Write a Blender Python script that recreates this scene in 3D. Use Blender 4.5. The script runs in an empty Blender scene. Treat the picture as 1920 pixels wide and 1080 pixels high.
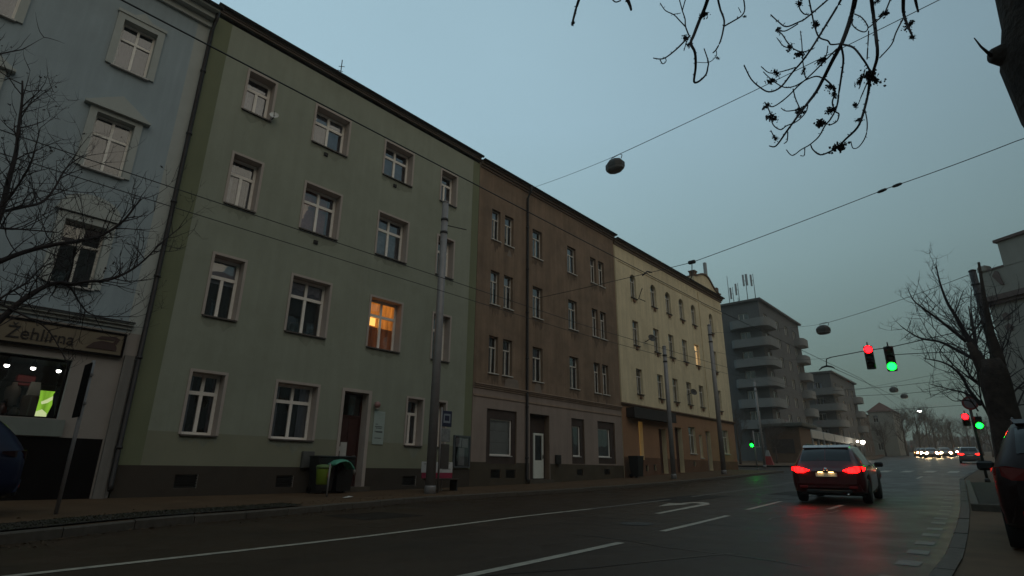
import bpy, math, random
from mathutils import Vector, Matrix, Quaternion
R = math.radians
scene = bpy.context.scene
COL = scene.collection
CZ = 0.93                       # eye height above the road at the camera

# ------------------------------------------------------------------ camera
cam_d = bpy.data.cameras.new('camera')
cam = bpy.data.objects.new('camera', cam_d)
COL.objects.link(cam)
cam_d.sensor_width = 36.0
cam_d.lens = 36.0 * 1039.0 / 1920.0
cam_d.clip_start = 0.05
cam_d.clip_end = 3000.0
_az, _p, _ro = R(42.0), R(18.15), R(0.7)
_f = Vector((-math.sin(_az) * math.cos(_p), math.cos(_az) * math.cos(_p), math.sin(_p)))
_r = Vector((math.cos(_az), math.sin(_az), 0.0))
_u = _r.cross(_f)
_r2 = _r * math.cos(_ro) + _u * math.sin(_ro)
_u2 = _u * math.cos(_ro) - _r * math.sin(_ro)
_m = Matrix((( _r2.x, _u2.x, -_f.x), (_r2.y, _u2.y, -_f.y), (_r2.z, _u2.z, -_f.z)))
cam.matrix_world = Matrix.Translation((0, 0, CZ)) @ _m.to_4x4()
scene.camera = cam

# ------------------------------------------------------------------ sky: dusk under an even overcast
world = bpy.data.worlds.new('World'); scene.world = world
world.use_nodes = True
nt = world.node_tree; nt.nodes.clear()
out = nt.nodes.new('ShaderNodeOutputWorld')
bg = nt.nodes.new('ShaderNodeBackground'); bg.inputs['Strength'].default_value = 0.1
sky = nt.nodes.new('ShaderNodeTexSky'); sky.sky_type = 'NISHITA'; sky.sun_disc = False
sky.sun_elevation = R(3); sky.sun_rotation = R(106); sky.dust_density = 4.0; sky.air_density = 1.5
tc = nt.nodes.new('ShaderNodeTexCoord')
sep = nt.nodes.new('ShaderNodeSeparateXYZ'); nt.links.new(tc.outputs['Generated'], sep.inputs[0])
ramp = nt.nodes.new('ShaderNodeValToRGB'); cr = ramp.color_ramp
SK = 6.2
stops = [(0.0, (1.20, 1.62, 1.46)), (0.13, (1.50, 2.20, 1.98)), (0.33, (2.45, 3.65, 3.90)),
         (0.56, (3.15, 4.70, 5.55)), (0.80, (3.5, 5.2, 6.15)), (1.0, (3.5, 5.2, 6.15))]
cr.elements[0].position = stops[0][0]; cr.elements[0].color = (*[c / SK for c in stops[0][1]], 1)
cr.elements[1].position = stops[-1][0]; cr.elements[1].color = (*[c / SK for c in stops[-1][1]], 1)
for p, c in stops[1:-1]:
    e = cr.elements.new(p); e.color = (*[q / SK for q in c], 1)
nt.links.new(sep.outputs['Z'], ramp.inputs['Fac'])
# the west (left of the street) keeps a little more of the last light
dot = nt.nodes.new('ShaderNodeVectorMath'); dot.operation = 'DOT_PRODUCT'
dot.inputs[1].default_value = (-0.95, 0.30, 0.0)
nt.links.new(tc.outputs['Generated'], dot.inputs[0])
mr = nt.nodes.new('ShaderNodeMapRange')
mr.inputs['From Min'].default_value = 0.0; mr.inputs['From Max'].default_value = 0.80
mr.inputs['To Min'].default_value = 0.56 * SK; mr.inputs['To Max'].default_value = 1.17 * SK
nt.links.new(dot.outputs['Value'], mr.inputs['Value'])
cn = nt.nodes.new('ShaderNodeTexNoise'); cn.inputs['Scale'].default_value = 1.6; cn.inputs['Detail'].default_value = 4
nt.links.new(tc.outputs['Generated'], cn.inputs['Vector'])
cmr = nt.nodes.new('ShaderNodeMapRange'); cmr.inputs['To Min'].default_value = 0.90; cmr.inputs['To Max'].default_value = 1.10
nt.links.new(cn.outputs['Fac'], cmr.inputs['Value'])
mm = nt.nodes.new('ShaderNodeMath'); mm.operation = 'MULTIPLY'
nt.links.new(mr.outputs[0], mm.inputs[0]); nt.links.new(cmr.outputs[0], mm.inputs[1])
sc = nt.nodes.new('ShaderNodeVectorMath'); sc.operation = 'SCALE'
nt.links.new(ramp.outputs['Color'], sc.inputs[0]); nt.links.new(mm.outputs[0], sc.inputs['Scale'])
mx = nt.nodes.new('ShaderNodeMix'); mx.data_type = 'RGBA'; mx.inputs['Factor'].default_value = 0.06
nt.links.new(sc.outputs[0], mx.inputs['A']); nt.links.new(sky.outputs[0], mx.inputs['B'])
nt.links.new(mx.outputs['Result'], bg.inputs['Color'])
nt.links.new(bg.outputs[0], out.inputs['Surface'])

# the warm part of the dusk light: very soft, from over the near side of the street
sun_d = bpy.data.lights.new('sun', 'SUN'); sun_d.energy = 0.46; sun_d.angle = R(70); sun_d.color = (1.0, 0.76, 0.50)
sun = bpy.data.objects.new('sun', sun_d); COL.objects.link(sun)
sun.rotation_euler = Vector((-0.80, 0.22, -0.56)).to_track_quat('-Z', 'Y').to_euler()

scene.view_settings.view_transform = 'Standard'
scene.view_settings.look = 'None'
scene.view_settings.exposure = 0.0
scene.view_settings.gamma = 1.0
scene.view_settings.use_curve_mapping = False
scene.render.engine = 'CYCLES'
scene.cycles.max_bounces = 5
scene.cycles.diffuse_bounces = 3
scene.cycles.glossy_bounces = 3
scene.cycles.volume_bounces = 0
scene.cycles.transparent_max_bounces = 12

# ------------------------------------------------------------------ helpers
def gz(y):
    """height of the carriageway along the street: level by the camera, then climbing"""
    if y < 4: return 0.0
    if y < 28: return 0.00075 * (y - 4) ** 2
    if y < 260: return 0.432 + 0.036 * (y - 28)
    return 0.432 + 0.036 * 232 + 0.012 * (y - 260)

def lerp(a, b, t): return a + (b - a) * t
def interp(pts, y):
    if y <= pts[0][0]: return pts[0][1]
    for (a, va), (b, vb) in zip(pts, pts[1:]):
        if y <= b: return lerp(va, vb, (y - a) / (b - a))
    return pts[-1][1]

MATS = {}
def mat(name, col, rough=0.85, var=0.12, scale=2.0, bump=0.0, bscale=60.0, metal=0.0, spec=0.4,
        streak=0.0, emit=None, estr=0.0, coat=0.0, dirt=None, detail=6.0, rvar=0.0):
    if name in MATS: return MATS[name]
    m = bpy.data.materials.new(name); m.use_nodes = True
    n = m.node_tree.nodes; l = m.node_tree.links
    b = n['Principled BSDF']
    b.inputs['Roughness'].default_value = rough
    b.inputs['Metallic'].default_value = metal
    b.inputs['Specular IOR Level'].default_value = spec
    if coat: b.inputs['Coat Weight'].default_value = coat; b.inputs['Coat Roughness'].default_value = 0.06
    t = n.new('ShaderNodeTexCoord')
    nz = n.new('ShaderNodeTexNoise'); nz.inputs['Scale'].default_value = scale; nz.inputs['Detail'].default_value = detail
    nz.inputs['Roughness'].default_value = 0.62
    l.new(t.outputs['Object'], nz.inputs['Vector'])
    r = n.new('ShaderNodeMapRange'); r.inputs['From Min'].default_value = 0.28; r.inputs['From Max'].default_value = 0.72
    r.inputs['To Min'].default_value = 1.0 - var; r.inputs['To Max'].default_value = 1.0 + var
    l.new(nz.outputs['Fac'], r.inputs['Value'])
    fac = r.outputs[0]
    if streak:
        mp = n.new('ShaderNodeMapping'); mp.inputs['Scale'].default_value = (3.2, 3.2, 0.22)
        l.new(t.outputs['Object'], mp.inputs['Vector'])
        n2 = n.new('ShaderNodeTexNoise'); n2.inputs['Scale'].default_value = 1.0; n2.inputs['Detail'].default_value = 8
        n2.inputs['Roughness'].default_value = 0.7
        l.new(mp.outputs[0], n2.inputs['Vector'])
        r2 = n.new('ShaderNodeMapRange'); r2.inputs['From Min'].default_value = 0.35; r2.inputs['From Max'].default_value = 0.65
        r2.inputs['To Min'].default_value = 1.0 - streak; r2.inputs['To Max'].default_value = 1.0 + streak * 0.5
        l.new(n2.outputs['Fac'], r2.inputs['Value'])
        k = n.new('ShaderNodeMath'); k.operation = 'MULTIPLY'
        l.new(fac, k.inputs[0]); l.new(r2.outputs[0], k.inputs[1]); fac = k.outputs[0]
    v = n.new('ShaderNodeVectorMath'); v.operation = 'SCALE'; v.inputs[0].default_value = col
    l.new(fac, v.inputs['Scale'])
    src = v.outputs[0]
    if dirt:
        dcol, damt, dscale = dirt
        n3 = n.new('ShaderNodeTexNoise'); n3.inputs['Scale'].default_value = dscale; n3.inputs['Detail'].default_value = 9
        n3.inputs['Roughness'].default_value = 0.7
        l.new(t.outputs['Object'], n3.inputs['Vector'])
        r3 = n.new('ShaderNodeMapRange'); r3.inputs['From Min'].default_value = 0.5; r3.inputs['From Max'].default_value = 0.72
        r3.inputs['To Max'].default_value = damt
        l.new(n3.outputs['Fac'], r3.inputs['Value'])
        x = n.new('ShaderNodeMix'); x.data_type = 'RGBA'; x.inputs['B'].default_value = (*dcol, 1)
        l.new(r3.outputs[0], x.inputs['Factor']); l.new(src, x.inputs['A']); src = x.outputs['Result']
    l.new(src, b.inputs['Base Color'])
    if rvar:
        r4 = n.new('ShaderNodeMapRange'); r4.inputs['From Min'].default_value = 0.3; r4.inputs['From Max'].default_value = 0.7
        r4.inputs['To Min'].default_value = max(0.02, rough - rvar); r4.inputs['To Max'].default_value = rough + rvar
        l.new(nz.outputs['Fac'], r4.inputs['Value']); l.new(r4.outputs[0], b.inputs['Roughness'])
    if bump:
        n4 = n.new('ShaderNodeTexNoise'); n4.inputs['Scale'].default_value = bscale; n4.inputs['Detail'].default_value = 5
        l.new(t.outputs['Object'], n4.inputs['Vector'])
        bp = n.new('ShaderNodeBump'); bp.inputs['Strength'].default_value = bump; bp.inputs['Distance'].default_value = 0.02
        l.new(n4.outputs['Fac'], bp.inputs['Height']); l.new(bp.outputs[0], b.inputs['Normal'])
    if emit:
        b.inputs['Emission Color'].default_value = (*emit, 1); b.inputs['Emission Strength'].default_value = estr
    MATS[name] = m
    return m

def glass_mat(name, tint=(0.9, 0.93, 0.95), rough=0.015):
    if name in MATS: return MATS[name]
    m = bpy.data.materials.new(name); m.use_nodes = True
    n = m.node_tree.nodes; l = m.node_tree.links; n.clear()
    o = n.new('ShaderNodeOutputMaterial')
    tr = n.new('ShaderNodeBsdfTransparent'); tr.inputs[0].default_value = (*tint, 1)
    gl = n.new('ShaderNodeBsdfGlossy'); gl.inputs['Roughness'].default_value = rough
    t = n.new('ShaderNodeTexCoord'); nz = n.new('ShaderNodeTexNoise'); nz.inputs['Scale'].default_value = 1.3
    l.new(t.outputs['Object'], nz.inputs['Vector'])
    bp = n.new('ShaderNodeBump'); bp.inputs['Strength'].default_value = 0.06; bp.inputs['Distance'].default_value = 0.05
    l.new(nz.outputs['Fac'], bp.inputs['Height']); l.new(bp.outputs[0], gl.inputs['Normal'])
    fr = n.new('ShaderNodeFresnel'); fr.inputs['IOR'].default_value = 1.52
    k = n.new('ShaderNodeMath'); k.operation = 'MULTIPLY_ADD'; k.inputs[1].default_value = 3.2; k.inputs[2].default_value = 0.04
    k.use_clamp = True
    l.new(fr.outputs[0], k.inputs[0])
    x = n.new('ShaderNodeMixShader'); l.new(k.outputs[0], x.inputs[0]); l.new(tr.outputs[0], x.inputs[1]); l.new(gl.outputs[0], x.inputs[2])
    l.new(x.outputs[0], o.inputs['Surface'])
    MATS[name] = m
    return m

def emit_mat(name, col, strength, stripes=None):
    if name in MATS: return MATS[name]
    m = bpy.data.materials.new(name); m.use_nodes = True
    n = m.node_tree.nodes; l = m.node_tree.links; n.clear()
    o = n.new('ShaderNodeOutputMaterial'); e = n.new('ShaderNodeEmission')
    e.inputs['Color'].default_value = (*col, 1); e.inputs['Strength'].default_value = strength
    if stripes:
        t = n.new('ShaderNodeTexCoord'); nz = n.new('ShaderNodeTexNoise'); nz.inputs['Scale'].default_value = stripes
        mp = n.new('ShaderNodeMapping'); mp.inputs['Scale'].default_value = (1, 1, 0.12)
        l.new(t.outputs['Object'], mp.inputs[0]); l.new(mp.outputs[0], nz.inputs['Vector'])
        r = n.new('ShaderNodeMapRange'); r.inputs['From Min'].default_value = 0.3; r.inputs['From Max'].default_value = 0.7
        r.inputs['To Min'].default_value = strength * 0.35; r.inputs['To Max'].default_value = strength * 1.3
        l.new(nz.outputs['Fac'], r.inputs['Value']); l.new(r.outputs[0], e.inputs['Strength'])
    l.new(e.outputs[0], o.inputs['Surface'])
    MATS[name] = m
    return m

def tag(o, label=None, cat=None, group=None, kind=None):
    if label: o['label'] = label
    if cat: o['category'] = cat
    if group: o['group'] = group
    if kind: o['kind'] = kind
    return o

def origin(o):
    v = Vector((0, 0, 0))
    while o is not None:
        v += o.location; o = o.parent
    return v

def thing(name, loc, label, cat, group=None, rot=(0, 0, 0)):
    o = bpy.data.objects.new(name, None); COL.objects.link(o)
    o.empty_display_size = 0.2
    o.location = loc; o.rotation_euler = rot
    return tag(o, label, cat, group)

class MB:
    def __init__(self, T=None):
        self.v = []; self.f = []; self.mi = []; self.T = T; self.sm = []
    def add(self, pts, faces, mi=0, smooth=False):
        b = len(self.v)
        for p in pts:
            self.v.append(tuple(self.T(*p)) if self.T else tuple(p))
        for f in faces:
            self.f.append(tuple(b + i for i in f)); self.mi.append(mi); self.sm.append(smooth)
        return self
    def box(self, a0, a1, b0, b1, c0, c1, mi=0):
        p = [(a, b, c) for a in (a0, a1) for b in (b0, b1) for c in (c0, c1)]
        return self.add(p, [(0, 1, 3, 2), (4, 6, 7, 5), (0, 4, 5, 1), (2, 3, 7, 6), (0, 2, 6, 4), (1, 5, 7, 3)], mi)
    def bevbox(self, a0, a1, b0, b1, c0, c1, e=0.01, mi=0):
        """box with chamfered edges"""
        pts = []
        idx = {}
        ax = ((a0, a1), (b0, b1), (c0, c1))
        for i in (0, 1):
            for j in (0, 1):
                for k in (0, 1):
                    s = (i, j, k); c = [ax[d][s[d]] for d in range(3)]; inn = [(1 if s[d] == 0 else -1) * e for d in range(3)]
                    for d in range(3):
                        q = list(c)
                        for d2 in range(3):
                            if d2 != d: q[d2] += inn[d2]
                        idx[(i, j, k, d)] = len(pts); pts.append(tuple(q))
        F = []
        for d in range(3):
            o1, o2 = [x for x in range(3) if x != d]
            for s in (0, 1):
                ring = []
                for (p, q) in ((0, 0), (1, 0), (1, 1), (0, 1)):
                    t = [0, 0, 0]; t[d] = s; t[o1] = p; t[o2] = q
                    ring.append(idx[(*t, d)])
                F.append(tuple(ring))
            for p in (0, 1):
                for q in (0, 1):
                    t0 = [0, 0, 0]; t0[d] = 0; t0[o1] = p; t0[o2] = q
                    t1 = list(t0); t1[d] = 1
                    F.append((idx[(*t0, o1)], idx[(*t1, o1)], idx[(*t1, o2)], idx[(*t0, o2)]))
        for i in (0, 1):
            for j in (0, 1):
                for k in (0, 1):
                    F.append((idx[(i, j, k, 0)], idx[(i, j, k, 1)], idx[(i, j, k, 2)]))
        return self.add(pts, F, mi)
    def quad(self, a, b, c, d, mi=0):
        return self.add([a, b, c, d], [(0, 1, 2, 3)], mi)
    def tube(self, pts, rad, seg=6, mi=0, cap=True, gnarl=0.0):
        n = len(pts)
        P = [Vector(p) for p in pts]
        if not hasattr(rad, '__len__'): rad = [rad] * n
        ring = []; ref = Vector((0.31, 0.17, 0.93)).normalized()
        vs = []
        for i in range(n):
            d = (P[min(i + 1, n - 1)] - P[max(i - 1, 0)])
            if d.length < 1e-7: d = Vector((0, 0, 1))
            d.normalize()
            a = d.cross(ref)
            if a.length < 0.15: a = d.cross(Vector((1, 0, 0)))
            a.normalize(); b = d.cross(a); ref = b.cross(d) * -1 if False else ref
            for k in range(seg):
                t = 2 * math.pi * k / seg
                vs.append(tuple(P[i] + (a * math.cos(t) + b * math.sin(t)) * rad[i] * (1 + gnarl * (math.sin(3 * t + i * 0.35) * .5 + math.sin(5 * t - i * 0.6 + 1) * .35 + math.sin(i * 1.9 + t) * .3))))
        F = []
        for i in range(n - 1):
            for k in range(seg):
                k2 = (k + 1) % seg
                F.append((i * seg + k, i * seg + k2, (i + 1) * seg + k2, (i + 1) * seg + k))
        if cap:
            F.append(tuple(range(seg - 1, -1, -1))); F.append(tuple((n - 1) * seg + k for k in range(seg)))
        return self.add(vs, F, mi, True)
    def lathe(self, c, prof, seg=16, axis='z', mi=0, smooth=True):
        vs = []; F = []
        for (r, h) in prof:
            for k in range(seg):
                t = 2 * math.pi * k / seg
                x, y = r * math.cos(t), r * math.sin(t)
                q = {'z': (x, y, h), 'y': (x, h, y), 'x': (h, x, y)}[axis]
                vs.append((c[0] + q[0], c[1] + q[1], c[2] + q[2]))
        n = len(prof)
        for i in range(n - 1):
            for k in range(seg):
                k2 = (k + 1) % seg
                F.append((i * seg + k, i * seg + k2, (i + 1) * seg + k2, (i + 1) * seg + k))
        F.append(tuple(range(seg - 1, -1, -1))); F.append(tuple((n - 1) * seg + k for k in range(seg)))
        return self.add(vs, F, mi, smooth)
    def prism(self, poly, h0, h1, plane='xy', mi=0):
        """poly: 2d list; extruded along the remaining axis"""
        n = len(poly)
        def P(a, b, h): return {'xy': (a, b, h), 'xz': (a, h, b), 'yz': (h, a, b)}[plane]
        vs = [P(a, b, h0) for a, b in poly] + [P(a, b, h1) for a, b in poly]
        F = [tuple(range(n - 1, -1, -1)), tuple(range(n, 2 * n))]
        for i in range(n):
            j = (i + 1) % n
            F.append((i, j, n + j, n + i))
        return self.add(vs, F, mi)
    def build(self, name, mats, parent=None, local=False, smooth=None):
        me = bpy.data.meshes.new(name)
        o3 = Vector((0, 0, 0)) if (local or parent is None) else origin(parent)
        me.from_pydata([(x - o3.x, y - o3.y, z - o3.z) for x, y, z in self.v], [], self.f)
        if not isinstance(mats, (list, tuple)): mats = [mats]
        for m in mats: me.materials.append(m)
        me.polygons.foreach_set('material_index', self.mi)
        me.polygons.foreach_set('use_smooth', self.sm if smooth is None else [smooth] * len(self.f))
        me.update()
        o = bpy.data.objects.new(name, me); COL.objects.link(o)
        if parent is not None: o.parent = parent
        return o

def copy_tree(o, parent=None):
    c = o.copy(); COL.objects.link(c)
    if parent is not None: c.parent = parent
    for ch in list(o.children): copy_tree(ch, c)
    return c

def text_obj(name, txt, size, mat_, parent, M, extrude=0.01, align='CENTER'):
    cu = bpy.data.curves.new(name, 'FONT'); cu.body = txt; cu.size = size; cu.extrude = extrude
    cu.align_x = align; cu.align_y = 'CENTER'
    tmp = bpy.data.objects.new(name + '_c', cu); COL.objects.link(tmp)
    dg = bpy.context.evaluated_depsgraph_get(); dg.update()
    me = bpy.data.meshes.new_from_object(tmp.evaluated_get(dg))
    bpy.data.objects.remove(tmp)
    me.transform(M)
    if parent is not None: me.transform(Matrix.Translation(-origin(parent)))
    me.materials.clear(); me.materials.append(mat_)
    o = bpy.data.objects.new(name, me); COL.objects.link(o)
    if parent is not None: o.parent = parent
    return o

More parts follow.
